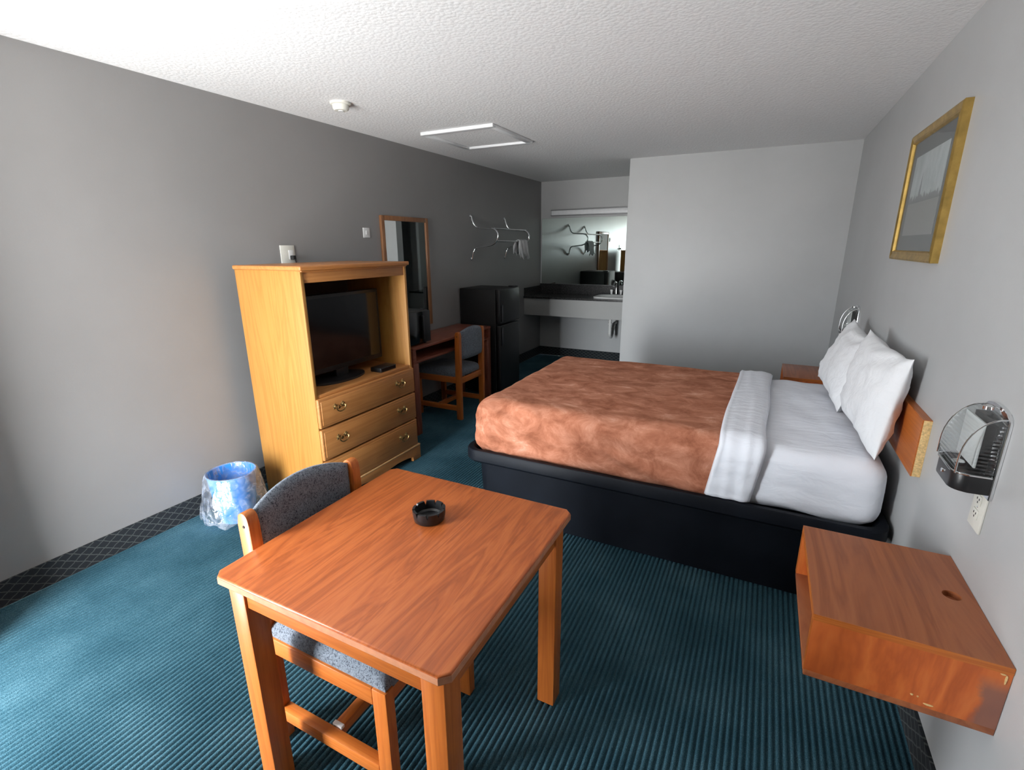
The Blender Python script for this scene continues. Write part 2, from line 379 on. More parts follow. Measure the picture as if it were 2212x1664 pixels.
def print_mat():
    """pale landscape print: hazy sky, dark tree line, one tall thin spire"""
    m, nt, b = new_mat('pale_landscape_print')
    t = nt.nodes.new('ShaderNodeTexCoord'); sp = nt.nodes.new('ShaderNodeSeparateXYZ'); nt.links.new(t.outputs['Object'], sp.inputs[0])
    n = node(nt, 'ShaderNodeTexNoise', Scale=16.0, Detail=6.0); nt.links.new(coords(nt, (1, 1, 0.5)), n.inputs['Vector'])
    sky = ramp(nt, n.outputs['Fac'], [(0.35, (0.40, 0.43, 0.43)), (0.65, (0.52, 0.55, 0.555))])
    gz = nt.nodes.new('ShaderNodeMapRange'); gz.inputs['From Min'].default_value = 0.30; gz.inputs['From Max'].default_value = 0.265
    nt.links.new(sp.outputs['Z'], gz.inputs['Value'])
    mg = nt.nodes.new('ShaderNodeMixRGB'); nt.links.new(gz.outputs[0], mg.inputs[0]); nt.links.new(sky.outputs[0], mg.inputs[1]); mg.inputs[2].default_value = (0.25, 0.245, 0.235, 1)
    # tree line
    h = node(nt, 'ShaderNodeMath', operation='MULTIPLY_ADD'); h.inputs[1].default_value = 0.11; h.inputs[2].default_value = 0.235
    n2 = node(nt, 'ShaderNodeTexNoise', Scale=30.0, Detail=4.0); nt.links.new(coords(nt, (0, 1, 0)), n2.inputs['Vector'])
    nt.links.new(n2.outputs['Fac'], h.inputs[0])
    lt = node(nt, 'ShaderNodeMath', operation='LESS_THAN'); nt.links.new(sp.outputs['Z'], lt.inputs[0]); nt.links.new(h.outputs[0], lt.inputs[1])
    gt = node(nt, 'ShaderNodeMath', operation='GREATER_THAN'); nt.links.new(sp.outputs['Z'], gt.inputs[0]); gt.inputs[1].default_value = 0.262
    tl = node(nt, 'ShaderNodeMath', operation='MULTIPLY'); nt.links.new(lt.outputs[0], tl.inputs[0]); nt.links.new(gt.outputs[0], tl.inputs[1])
    # spire
    ab = node(nt, 'ShaderNodeMath', operation='SUBTRACT'); ab.inputs[1].default_value = 0.08; nt.links.new(sp.outputs['Y'], ab.inputs[0])
    aa = node(nt, 'ShaderNodeMath', operation='ABSOLUTE'); nt.links.new(ab.outputs[0], aa.inputs[0])
    wd = nt.nodes.new('ShaderNodeMapRange'); wd.inputs['From Min'].default_value = 0.27; wd.inputs['From Max'].default_value = 0.40
    wd.inputs['To Min'].default_value = 0.024; wd.inputs['To Max'].default_value = 0.0; nt.links.new(sp.outputs['Z'], wd.inputs['Value'])
    ls = node(nt, 'ShaderNodeMath', operation='LESS_THAN'); nt.links.new(aa.outputs[0], ls.inputs[0]); nt.links.new(wd.outputs[0], ls.inputs[1])
    l2 = node(nt, 'ShaderNodeMath', operation='MULTIPLY'); nt.links.new(ls.outputs[0], l2.inputs[0]); nt.links.new(gt.outputs[0], l2.inputs[1])
    mm = node(nt, 'ShaderNodeMath', operation='MAXIMUM'); nt.links.new(tl.outputs[0], mm.inputs[0]); nt.links.new(l2.outputs[0], mm.inputs[1])
    mk = node(nt, 'ShaderNodeMath', operation='MULTIPLY'); mk.inputs[1].default_value = 0.7; nt.links.new(mm.outputs[0], mk.inputs[0])
    fin = nt.nodes.new('ShaderNodeMixRGB'); nt.links.new(mk.outputs[0], fin.inputs[0]); nt.links.new(mg.outputs[0], fin.inputs[1]); fin.inputs[2].default_value = (0.12, 0.125, 0.125, 1)
    nt.links.new(fin.outputs[0], b.inputs['Base Color']); b.inputs['Roughness'].default_value = 0.8
    return m
MAT['print'] = print_mat()

# ------------------------------------------------------------------ geometry helpers
def box(bm, x0, x1, y0, y1, z0, z1, bev=0.0, seg=2):
    vs_ = [bm.verts.new((x, y, z)) for z in (z0, z1) for y in (y0, y1) for x in (x0, x1)]
    fs = [bm.faces.new([vs_[i] for i in f]) for f in
          ((0, 2, 3, 1), (4, 5, 7, 6), (0, 1, 5, 4), (2, 6, 7, 3), (0, 4, 6, 2), (1, 3, 7, 5))]
    if bev > 0:
        es = list({e for f in fs for e in f.edges})
        bmesh.ops.bevel(bm, geom=es, offset=bev, segments=seg, profile=0.5, affect='EDGES')

def boxes(lst):
    bm = bmesh.new()
    for b_ in lst: box(bm, *b_)
    return bm

def prism(bm, pts, axis, a0, a1, bev=0.0, seg=2):
    """extrude a closed 2-D outline; axis x: pts=(y,z), y: pts=(x,z), z: pts=(x,y)"""
    def mk(p, a): return {'x': (a, p[0], p[1]), 'y': (p[0], a, p[1]), 'z': (p[0], p[1], a)}[axis]
    A = [bm.verts.new(mk(p, a0)) for p in pts]; B = [bm.verts.new(mk(p, a1)) for p in pts]
    n = len(pts); fs = [bm.faces.new(A[::-1]), bm.faces.new(B)]
    for i in range(n):
        fs.append(bm.faces.new((A[i], A[(i + 1) % n], B[(i + 1) % n], B[i])))
    if bev:
        es = list({e for f in fs[:2] for e in f.edges})
        bmesh.ops.bevel(bm, geom=es, offset=bev, segments=seg, profile=0.5, affect='EDGES')

def smooth_path(pts, n=6):
    P = [Vector(p) for p in pts]; out = []
    for i in range(len(P) - 1):
        p0 = P[max(i - 1, 0)]; p1 = P[i]; p2 = P[i + 1]; p3 = P[min(i + 2, len(P) - 1)]
        for k in range(n):
            t = k / n
            out.append(0.5 * ((2 * p1) + (p2 - p0) * t + (2 * p0 - 5 * p1 + 4 * p2 - p3) * t * t + (3 * p1 - p0 - 3 * p2 + p3) * t ** 3))
    out.append(P[-1]); return out

def tube(bm, pts, r, n=8, caps=True):
    P = [Vector(p) for p in pts]; rings = []; prev = None
    for i, p in enumerate(P):
        t = (P[min(i + 1, len(P) - 1)] - P[max(i - 1, 0)]).normalized()
        if prev is None:
            up = Vector((0, 0, 1)) if abs(t.z) < 0.9 else Vector((1, 0, 0))
            a = t.cross(up).normalized()
        else:
            a = (prev - t * prev.dot(t)).normalized()
        prev = a; b_ = t.cross(a)
        rr = r[i] if isinstance(r, (list, tuple)) else r
        rings.append([bm.verts.new(p + (a * math.cos(2 * math.pi * k / n) + b_ * math.sin(2 * math.pi * k / n)) * rr) for k in range(n)])
    for i in range(len(rings) - 1):
        for k in range(n):
            bm.faces.new((rings[i][k], rings[i][(k + 1) % n], rings[i + 1][(k + 1) % n], rings[i + 1][k]))
    if caps:
        bm.faces.new(rings[0][::-1]); bm.faces.new(rings[-1])

def lathe(bm, prof, c, n=32, axis='z', close=True):
    rings = []
    for r, h in prof:
        ring = []
        for k in range(n):
            a = 2 * math.pi * k / n
            if axis == 'z': p = (c[0] + r * math.cos(a), c[1] + r * math.sin(a), c[2] + h)
            elif axis == 'x': p = (c[0] + h, c[1] + r * math.cos(a), c[2] + r * math.sin(a))
            else: p = (c[0] + r * math.cos(a), c[1] + h, c[2] + r * math.sin(a))
            ring.append(bm.verts.new(p))
        rings.append(ring)
    for i in range(len(rings) - 1):
        for k in range(n):
            bm.faces.new((rings[i][k], rings[i][(k + 1) % n], rings[i + 1][(k + 1) % n], rings[i + 1][k]))
    if close:
        bm.faces.new(rings[0][::-1]); bm.faces.new(rings[-1])

def finish(name, bm, mat, origin=(0, 0, 0), smooth=False, angle=None):
    bmesh.ops.recalc_face_normals(bm, faces=bm.faces[:])
    bmesh.ops.translate(bm, vec=-Vector(origin), verts=bm.verts[:])
    me = bpy.data.meshes.new(name); bm.to_mesh(me); bm.free()
    me.materials.append(MAT[mat] if isinstance(mat, str) else mat)
    if smooth or angle:
        for p in me.polygons: p.use_smooth = True
    if angle:
        me.set_sharp_from_angle(angle=math.radians(angle))
    o = bpy.data.objects.new(name, me); COL.objects.link(o)
    return o

ORIG = {}
def thing(name, label, cat, loc, group=None):
    o = bpy.data.objects.new(name, None); COL.objects.link(o)
    o.empty_display_size = 0.1; o.location = loc
    o['label'] = label; o['category'] = cat
    if group: o['group'] = group
    ORIG[o.name] = Vector(loc); return o

def part(name, bm, mat, parent, label=None, smooth=False, angle=40):
    org = ORIG[parent.name]
    o = finish(name, bm, mat, org, smooth, angle)
    o.parent = parent; ORIG[o.name] = org
    if label: o['label'] = label
    return o

def single(name, bm, mat, label, cat, loc, group=None, smooth=False, angle=40):
    o = finish(name, bm, mat, loc, smooth, angle); o.location = loc
    o['label'] = label; o['category'] = cat
    if group: o['group'] = group
    ORIG[o.name] = Vector(loc); return o

def struct(name, bm, mat, label=None, angle=30):
    o = finish(name, bm, mat, (0, 0, 0), angle=angle); o['kind'] = 'structure'
    if label: o['label'] = label
    ORIG[o.name] = Vector((0, 0, 0)); return o

def copy_tree(o, parent=None):
    c = o.copy(); COL.objects.link(c)
    if parent is not None: c.parent = parent
    for ch in [k for k in bpy.data.objects if k.parent == o]:
        copy_tree(ch, c)
    return c

# ------------------------------------------------------------------ room shell
T = 0.15
# carpeted floor: every rib is real relief running along the room
bm = bmesh.new()
pitch = 0.0212; nr = int((XR - XL) / pitch) + 1
prof = []
for i in range(nr):
    x = XL + i * pitch
    for fx, z in ((0.0, -0.0095), (0.18, -0.0085), (0.34, -0.0015), (0.58, 0.0), (0.82, -0.0015), (0.96, -0.0085)):
        if x + fx * pitch <= XR: prof.append((x + fx * pitch, z))
prof.append((XR, -0.003))
ys = [YF] + [YF + (YB - YF) * k / 6 for k in range(1, 6)] + [YB]
rows = [[bm.verts.new((x, y, z)) for x, z in prof] for y in ys]
for a, b_ in zip(rows[:-1], rows[1:]):
    for i in range(len(prof) - 1):
        bm.faces.new((a[i], a[i + 1], b_[i + 1], b_[i]))
fl = struct('floor', bm, 'carpet', 'dark teal ribbed carpet floor', angle=80)
struct('trim_1', boxes([(XL - T, XR + T, YF - T, YB + T, -0.12, -0.012)]), 'base_x', 'floor slab under the carpet')
struct('ceiling', boxes([(XL - T, XR + T, YF - T, YB + T, ZC, ZC + T)]), 'ceiling', 'white popcorn-textured ceiling')
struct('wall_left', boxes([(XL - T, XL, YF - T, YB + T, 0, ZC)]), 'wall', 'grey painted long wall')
struct('wall_right', boxes([(XR, XR + T, YF - T, YB + T, 0, ZC)]), 'wall_lit', 'grey painted wall behind the bed head')
struct('wall_back', boxes([(XL, XR, YB, YB + T, 0, ZC)]), 'wall_lit', 'grey wall behind the vanity')
struct('wall_partition', boxes([(XP, XR, YP, YP + PT, 0, ZC)]), 'wall_lit', 'grey partition wall beyond the bed')
# front wall with the window opening
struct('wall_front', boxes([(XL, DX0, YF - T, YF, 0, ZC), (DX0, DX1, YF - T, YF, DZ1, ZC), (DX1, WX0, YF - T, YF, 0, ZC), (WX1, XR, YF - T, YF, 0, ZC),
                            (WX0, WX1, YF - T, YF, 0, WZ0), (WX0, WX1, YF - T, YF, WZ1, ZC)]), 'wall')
# unseen entrance door, its swing set to keep light off the left wall
def swung(x0, x1, y0, y1, z0, z1):
    bm = boxes([(x0, x1, y0, y1, z0, z1)])
    bmesh.ops.rotate(bm, cent=(DX0 - 0.03, YF + 0.01, 0), matrix=Matrix.Rotation(math.radians(13), 3, 'Z'), verts=bm.verts[:]); return bm
dr_ = struct('door_1', swung(DX0 - 0.05, DX0 - 0.006, YF + 0.02, YF + 0.84, 0.012, DZ1 - 0.01), 'white_paint', 'unseen entrance door set open to shade the left wall')
part('door_knob', swung(DX0 - 0.006, DX0 + 0.05, YF + 0.76, YF + 0.80, 0.98, 1.02), 'chrome', dr_)
# side wall of the vanity alcove with a doorway into the unlit bathroom
AX = -0.95
struct('wall_alcove', boxes([(AX, AX + 0.1, YP + PT, 5.66, 0, ZC), (AX, AX + 0.1, 6.44, YB, 0, ZC), (AX, AX + 0.1, 5.66, 6.44, 2.05, ZC)]), 'wall_lit')
struct('trim_2', boxes([(AX - 0.015, AX, 5.60, 5.66, 0, 2.11), (AX - 0.015, AX, 6.44, 6.50, 0, 2.11), (AX - 0.015, AX, 5.66, 6.44, 2.05, 2.11)]), 'white_paint', 'white door casing')
BH = 0.122
struct('baseboard_left', boxes([(XL, XL + 0.01, YF, YB, 0, BH)]), 'base_y', 'dark lattice-patterned carpet base')
struct('baseboard_right', boxes([(XR - 0.01, XR, YF, YP, 0, BH)]), 'base_y', 'dark lattice-patterned carpet base')
struct('baseboard_partition', boxes([(XP, XR - 0.01, YP - 0.01, YP, 0, BH)]), 'base_x', 'dark carpet base')
struct('baseboard_back', boxes([(XL + 0.01, AX, YB - 0.01, YB, 0, BH)]), 'base_x', 'dark carpet base')
# window
wf = struct('window_1', boxes([(WX0, WX0 + 0.05, YF - 0.11, YF - 0.05, WZ0, WZ1), (WX1 - 0.05, WX1, YF - 0.11, YF - 0.05, WZ0, WZ1),
                               (WX0 + 0.05, WX1 - 0.05, YF - 0.11, YF - 0.05, WZ0, WZ0 + 0.05), (WX0 + 0.05, WX1 - 0.05, YF - 0.11, YF - 0.05, WZ1 - 0.05, WZ1)]), 'alu', 'aluminium window frame')
part('window_pane', boxes([(WX0 + 0.05, WX1 - 0.05, YF - 0.083, YF - 0.077, WZ0 + 0.05, WZ1 - 0.05)]), 'glass', wf)

# unseen opaque curtain, added to keep the window's light out
def curtain(x0, x1, mat, label):
    bm = bmesh.new(); n = int((x1 - x0) / 0.012)
    zs = [0.70, 1.2, 1.7, 2.26]
    cols = []
    for i in range(n + 1):
        x = x0 + (x1 - x0) * i / n
        y = YF + 0.07 + 0.028 * math.sin(x * 42) + 0.010 * math.sin(x * 97 + 1)
        cols.append([bm.verts.new((x, y, z)) for z in zs])
    for i in range(n):
        for k in range(3): bm.faces.new((cols[i][k], cols[i + 1][k], cols[i + 1][k + 1], cols[i][k + 1]))
    return single('curtain', bm, mat, label, 'curtain', (x0, YF + 0.07, 0.70), None, smooth=True, angle=None)
curtain(WX0 - 0.12, WX1 + 0.12, 'curtain', 'unseen beige curtain added to block the front window')
single('curtain_rail', boxes([(WX0 - 0.15, WX1 + 0.15, YF, YF + 0.12, 2.26, 2.30)]), 'alu', 'metal curtain rail above the front window', 'curtain rail', (WX0, YF, 2.26))

# ------------------------------------------------------------------ ceiling fittings
c = (-2.465, 2.545, ZC)
t = thing('smoke_detector', 'ivory round smoke detector on the ceiling', 'smoke detector', c)
bm = bmesh.new(); lathe(bm, [(0.062, 0), (0.062, -0.012), (0.056, -0.016)], c, 40); part('mounting_plate', bm, 'ivory', t)
bm = bmesh.new(); lathe(bm, [(0.050, -0.016), (0.048, -0.036), (0.040, -0.046), (0.012, -0.048)], c, 40); b1 = part('cover', bm, 'ivory', t)
bm = bmesh.new(); lathe(bm, [(0.018, -0.047), (0.017, -0.051)], c, 20); part('test_button', bm, 'white_plastic', b1)

hx0, hx1, hy0, hy1 = -2.54, -1.895, 3.445, 4.15
t = thing('ceiling_hatch', 'square attic access hatch with white trim frame in the ceiling', 'hatch', ((hx0 + hx1) / 2, (hy0 + hy1) / 2, ZC))
part('hatch_panel', boxes([(hx0 + 0.04, hx1 - 0.04, hy0 + 0.04, hy1 - 0.04, ZC - 0.006, ZC)]), 'ceiling', t)
for b_ in ((hx0, hx1, hy0, hy0 + 0.045), (hx0, hx1, hy1 - 0.045, hy1), (hx0, hx0 + 0.045, hy0 + 0.045, hy1 - 0.045), (hx1 - 0.045, hx1, hy0 + 0.045, hy1 - 0.045)):
    bm = bmesh.new(); box(bm, *b_, ZC - 0.024, ZC, bev=0.004); part('trim_board', bm, 'white_paint', t)

# ------------------------------------------------------------------ armoire
ax0, ax1, ay0, ay1, az = -2.82, -2.27, 1.925, 2.83, 1.485
t = thing('armoire', 'tall yellow pine television armoire with three drawers', 'armoire', ((ax0 + ax1) / 2, (ay0 + ay1) / 2, 0))
for y in (ay0, ay1 - 0.022):
    bm = bmesh.new(); box(bm, ax0, ax1, y, y + 0.022, 0.0, az - 0.025, 0.002); part('side_panel', bm, 'pine_z', t)
part('back_panel', boxes([(ax0, ax0 + 0.008, ay0 + 0.022, ay1 - 0.022, 0.05, az - 0.025)]), 'pine_back', t)
bm = bmesh.new(); box(bm, ax0, ax1 + 0.022, ay0 - 0.014, ay1 + 0.014, az - 0.025, az, 0.008, 3); part('top', bm, 'pine_top', t)
bm = bmesh.new(); box(bm, ax1 - 0.028, ax1 - 0.004, ay0 + 0.022, ay1 - 0.022, 1.392, az - 0.025, 0.002); part('upper_rail', bm, 'pine_y', t)
bm = bmesh.new(); box(bm, ax1 - 0.012, ax1 + 0.012, ay0, ay1, 1.452, az - 0.025, 0.006, 3); part('crown_moulding', bm, 'pine_top', t)
bm = bmesh.new(); box(bm, ax0 + 0.008, ax1 - 0.002, ay0 + 0.022, ay1 - 0.022, 0.722, 0.744, 0.002); part('shelf', bm, 'pine_y', t)
dz = [(0.540, 0.722), (0.333, 0.530), (0.118, 0.323)]
for z0, z1 in dz:
    bm = bmesh.new(); box(bm, ax1 - 0.020, ax1 + 0.018, ay0 + 0.004, ay1 - 0.004, z0, z1, 0.007, 3)
    d = part('drawer', bm, 'pine_y', t)
    bm = bmesh.new(); box(bm, ax1 + 0.016, ax1 + 0.021, ay0 + 0.022, ay1 - 0.022, z0 + 0.018, z1 - 0.018, 0.002); part('drawer_panel', bm, 'pine_y', d)
    for y in (ay0 + 0.155, ay1 - 0.175):
        bm = bmesh.new()
        x = ax1 + 0.021; z = (z0 + z1) / 2 + 0.012
        for dy in (-0.031, 0.031):
            lathe(bm, [(0.014, 0), (0.012, 0.004), (0.006, 0.010)], (x, y + dy, z + 0.008), 12, 'x')
            for a in range(5):
                an = math.radians(72 * a + 90)
                lathe(bm, [(0.006, 0), (0.004, 0.003)], (x, y + dy + 0.014 * math.cos(an), z + 0.008 + 0.014 * math.sin(an)), 8, 'x')
        lathe(bm, [(0.012, 0), (0.010, 0.004), (0.003, 0.006)], (x, y, z - 0.004), 12, 'x')
        tube(bm, [(x + 0.010, y - 0.031, z + 0.008)] + [(x + 0.020, y + 0.037 * math.cos(a), z + 0.004 - 0.030 * math.sin(a)) for a in [math.pi * (1 - k / 8) for k in range(9)]] + [(x + 0.010, y + 0.031, z + 0.008)], 0.004, 8)
        part('handle', bm, 'brass', d, 'antique brass bail handle')
# scalloped plinth with bracket feet
def scallop(a0, a1, z1):
    w = a1 - a0; pts = [(a0, 0.0), (a0 + 0.10 * w, 0.0)]
    for k in range(13):
        s = k / 12; u = a0 + w * (0.10 + 0.80 * s)
        q = abs(2 * s - 1)
        z = 0.055 - 0.022 * (math.cos(q * math.pi * 2) * 0.5 + 0.5) * (1 if q < 0.5 else 0.3) if q < 0.9 else 0.035
        pts.append((u, z))
    pts += [(a0 + 0.90 * w, 0.0), (a1, 0.0), (a1, z1), (a0, z1)]
    return pts
bm = bmesh.new(); prism(bm, scallop(ay0 - 0.014, ay1 + 0.014, 0.105), 'x', ax1, ax1 + 0.022, 0.002); part('plinth', bm, 'pine_y', t)
bm = bmesh.new(); box(bm, ax1 - 0.004, ax1 + 0.024, ay0 - 0.016, ay1 + 0.016, 0.105, 0.116, 0.004); part('plinth_moulding', bm, 'pine_edge', t)

# television and set-top box in the armoire
t = thing('television', 'black flat screen television standing in the armoire', 'television', (-2.52, 2.34, 0.744))
bm = bmesh.new(); box(bm, -2.50, -2.455, 1.962, 2.73, 0.805, 1.300, 0.006); part('bezel', bm, 'black', t)
part('screen', boxes([(-2.456, -2.453, 1.985, 2.707, 0.84, 1.278)]), 'screen', t)
bm = bmesh.new(); box(bm, -2.495, -2.465, 2.29, 2.40, 0.755, 0.83, 0.006); part('neck', bm, 'black', t)
bm = bmesh.new(); prism(bm, [(-2.47 + 0.12 * math.cos(a), 2.300 + 0.22 * math.sin(a)) for a in [2 * math.pi * k / 40 for k in range(40)]], 'z', 0.744, 0.757, 0.003); part('stand_base', bm, 'black', t)
t = thing('set_top_box', 'small black set-top box on the armoire shelf', 'electronics', (-2.35, 2.61, 0.744))
bm = bmesh.new(); box(bm, -2.395, -2.30, 2.53, 2.69, 0.744, 0.775, 0.004); part('case', bm, 'black', t)
bm = bmesh.new(); box(bm, -2.301, -2.298, 2.54, 2.68, 0.749, 0.770); part('front_panel', bm, 'screen', t)

# ------------------------------------------------------------------ left wall fittings
def plate(name, label, cat, y, z, w, h, x, nx, kind, mat='ivory', group=None):
    t = thing(name, label, cat, (x, y, z), group)
    bm = bmesh.new(); box(bm, min(x, x + nx * 0.006), max(x, x + nx * 0.006), y - w / 2, y + w / 2, z - h / 2, z + h / 2, 0.002); part('cover_plate', bm, mat, t)
    return t
t = plate('wall_outlet', 'ivory power outlet with a black plug above the armoire', 'outlet', 2.425, 1.535, 0.115, 0.125, XL, 1, 'outlet')
bm = bmesh.new(); box(bm, XL + 0.006, XL + 0.009, 2.43, 2.468, 1.505, 1.565, 0.001); part('receptacle', bm, 'white_plastic', t)
bm = bmesh.new(); box(bm, XL + 0.009, XL + 0.04, 2.435, 2.463, 1.50, 1.53, 0.005); pg = part('plug', bm, 'black', t, 'black plug')
bm = bmesh.new(); tube(bm, smooth_path([(XL + 0.035, 2.449, 1.512), (XL + 0.05, 2.449, 1.45), (XL + 0.05, 2.445, 1.3), (XL + 0.045, 2.44, 1.0)]), 0.004, 8); part('cord', bm, 'black', pg)
t = plate('light_switch', 'small white switch plate on the wall beside the mirror', 'switch', 3.21, 1.695, 0.075, 0.078, XL, 1, 'switch', 'white_plastic')
bm = bmesh.new(); box(bm, XL + 0.006, XL + 0.010, 3.20, 3.22, 1.68, 1.71, 0.001); part('toggle', bm, 'white_plastic', t)

# wall mirror over the desk
my0, my1, mz0, mz1 = 3.375, 4.03, 0.84, 1.84
t = thing('wall_mirror', 'tall walnut-framed mirror hanging above the desk', 'mirror', (XL, (my0 + my1) / 2, mz0))
fw = 0.04
part('mirror_glass', boxes([(XL + 0.004, XL + 0.016, my0 + fw, my1 - fw, mz0 + fw, mz1 - fw)]), 'mirror', t)
for b_ in ((my0, my0 + fw, mz0, mz1), (my1 - fw, my1, mz0, mz1), (my0 + fw, my1 - fw, mz0, mz0 + fw), (my0 + fw, my1 - fw, mz1 - fw, mz1)):
    bm = bmesh.new(); box(bm, XL, XL + 0.026, *b_, bev=0.004); part('frame', bm, 'walnut', t)

# chrome coat rack
t = thing('coat_rack', 'chrome tube coat rack fixed to the dark wall by the vanity', 'coat rack', (XL, 5.24, 1.44))
R0 = 0.0095
def bracket(y):
    bm = bmesh.new()
    path = [(XL + 0.012, y, 1.90), (XL + 0.03, y, 1.84), (XL + 0.07, y + 0.01, 1.785), (XL + 0.16, y + 0.01, 1.77), (XL + 0.26, y + 0.01, 1.765), (XL + 0.315, y + 0.01, 1.74),
            (XL + 0.335, y + 0.01, 1.69), (XL + 0.31, y + 0.01, 1.63), (XL + 0.25, y + 0.01, 1.595), (XL + 0.15, y + 0.01, 1.58), (XL + 0.06, y + 0.01, 1.565), (XL + 0.03, y, 1.52), (XL + 0.012, y, 1.45)]
    tube(bm, smooth_path(path, 5), R0, 10); part('bracket', bm, 'chrome', t)
    for z in (1.90, 1.45):
        bm = bmesh.new(); lathe(bm, [(0.020, 0), (0.020, 0.004), (0.012, 0.010)], (XL, y, z), 16, 'x'); part('wall_flange', bm, 'chrome', t)
bracket(4.84); bracket(5.63)
for (dx, z) in ((0.29, 1.765), (0.315, 1.635)):
    bm = bmesh.new(); tube(bm, [(XL + dx, 4.85, z), (XL + dx, 5.64, z)], R0, 10); part('hanging_rail', bm, 'chrome', t)
# white cloth over the rail
bm = bmesh.new()
prof = [(-0.045, -0.15), (-0.040, -0.06), (-0.024, 0.0), (0.0, 0.012), (0.022, 0.0), (0.036, -0.06), (0.040, -0.13), (0.044, -0.20)]
rws = []
for i in range(15):
    y = 5.36 + 0.24 * i / 14
    rws.append([bm.verts.new((XL + 0.315 + p[0] + 0.010 * math.sin(i * 1.3 + p[1] * 20), y + 0.02 * math.sin(p[1] * 14), 1.645 + p[1] + (0.02 * math.sin(i * 0.9) if k in (0, 7) else 0))) for k, p in enumerate(prof)])
for a, b_ in zip(rws[:-1], rws[1:]):
    for k in range(len(prof) - 1): bm.faces.new((a[k], a[k + 1], b_[k + 1], b_[k]))
cl = single('hand_towel', bm, 'towel', 'small white cloth draped over the chrome coat rack', 'towel', (XL + 0.315, 5.48, 1.45), smooth=True, angle=None)
sm = cl.modifiers.new('thickness', 'SOLIDIFY'); sm.thickness = 0.006

# ------------------------------------------------------------------ desk, appliance, fridge
dx0, dx1, dy0, dy1, dzt = XL + 0.012, -2.535, 3.19, 4.50, 0.775
t = thing('writing_desk', 'dark cherry writing desk with open shelf slot under the mirror', 'desk', ((dx0 + dx1) / 2, (dy0 + dy1) / 2, 0))
bm = bmesh.new(); box(bm, dx0, dx1, dy0, dy1, dzt - 0.025, dzt, 0.004); part('desktop', bm, 'desk', t)
bm = bmesh.new(); box(bm, dx0, dx1 - 0.01, dy0 + 0.04, dy1 - 0.04, 0.635, 0.655, 0.003); part('slot_shelf', bm, 'desk', t)
part('slot_back', boxes([(dx0, dx0 + 0.012, dy0 + 0.04, dy1 - 0.04, 0.655, dzt - 0.025)]), 'desk', t)
for y in (dy0, dy1 - 0.04):
    part('slot_side', boxes([(dx0, dx1 - 0.005, y, y + 0.04, 0.635, dzt - 0.025)]), 'desk', t)
    for x in (dx0, dx1 - 0.075):
        bm = bmesh.new(); box(bm, x, x + 0.07, y - (0 if y == dy0 else 0.03), y + (0.07 if y == dy0 else 0.04), 0, 0.635, 0.003); part('leg', bm, 'desk_z', t)
t = thing('microwave_oven', 'compact black appliance standing on the desk before the mirror', 'appliance', (-2.72, 3.27, dzt))
bm = bmesh.new(); box(bm, -2.90, -2.57, 3.06, 3.475, dzt + 0.012, dzt + 0.29, 0.012, 3); part('case', bm, 'black', t)
bm = bmesh.new(); box(bm, -2.571, -2.553, 3.065, 3.37, dzt + 0.018, dzt + 0.284, 0.006); dr = part('door', bm, 'screen', t)
bm = bmesh.new(); box(bm, -2.553, -2.535, 3.345, 3.362, dzt + 0.05, dzt + 0.25, 0.005); part('door_handle', bm, 'black', dr)
bm = bmesh.new(); box(bm, -2.571, -2.555, 3.375, 3.472, dzt + 0.018, dzt + 0.284, 0.006); part('control_panel', bm, 'black_matte', t)
for (x, y) in ((-2.87, 3.09), (-2.87, 3.445), (-2.60, 3.09), (-2.60, 3.445)):
    bm = bmesh.new(); lathe(bm, [(0.012, 0), (0.012, 0.014)], (x, y, dzt), 12); part('foot', bm, 'black_matte', t)

fx0, fx1, fy0, fy1, fz = XL + 0.012, -2.45, 4.555, 5.02, 1.15
t = thing('mini_fridge', 'black two-door mini fridge standing past the desk', 'refrigerator', ((fx0 + fx1) / 2, (fy0 + fy1) / 2, 0))
bm = bmesh.new(); box(bm, fx0, fx1 - 0.055, fy0, fy1, 0.03, fz, 0.010, 3); part('cabinet', bm, 'fridge', t)
for z0, z1 in ((0.05, 0.77), (0.785, fz)):
    bm = bmesh.new(); box(bm, fx1 - 0.052, fx1, fy0, fy1, z0, z1, 0.014, 3); d = part('door', bm, 'fridge', t)
    bm = bmesh.new(); box(bm, fx1, fx1 + 0.018, fy0 + 0.03, fy0 + 0.05, z1 - 0.22 if z0 < 0.5 else z0 + 0.02, z1 - 0.02 if z0 < 0.5 else z0 + 0.2, 0.006); part('handle', bm, 'black_matte', d)
bm = bmesh.new(); box(bm, fx1 - 0.09, fx1 - 0.01, fy1 - 0.10, fy1 - 0.02, fz, fz + 0.014, 0.004); part('hinge_cover', bm, 'black_matte', t)
for y in (fy0 + 0.05, fy1 - 0.05):
    for x in (fx0 + 0.06, fx1 - 0.12):
        bm = bmesh.new(); lathe(bm, [(0.016, 0), (0.016, 0.032)], (x, y, 0), 12); part('foot', bm, 'black_matte', t)

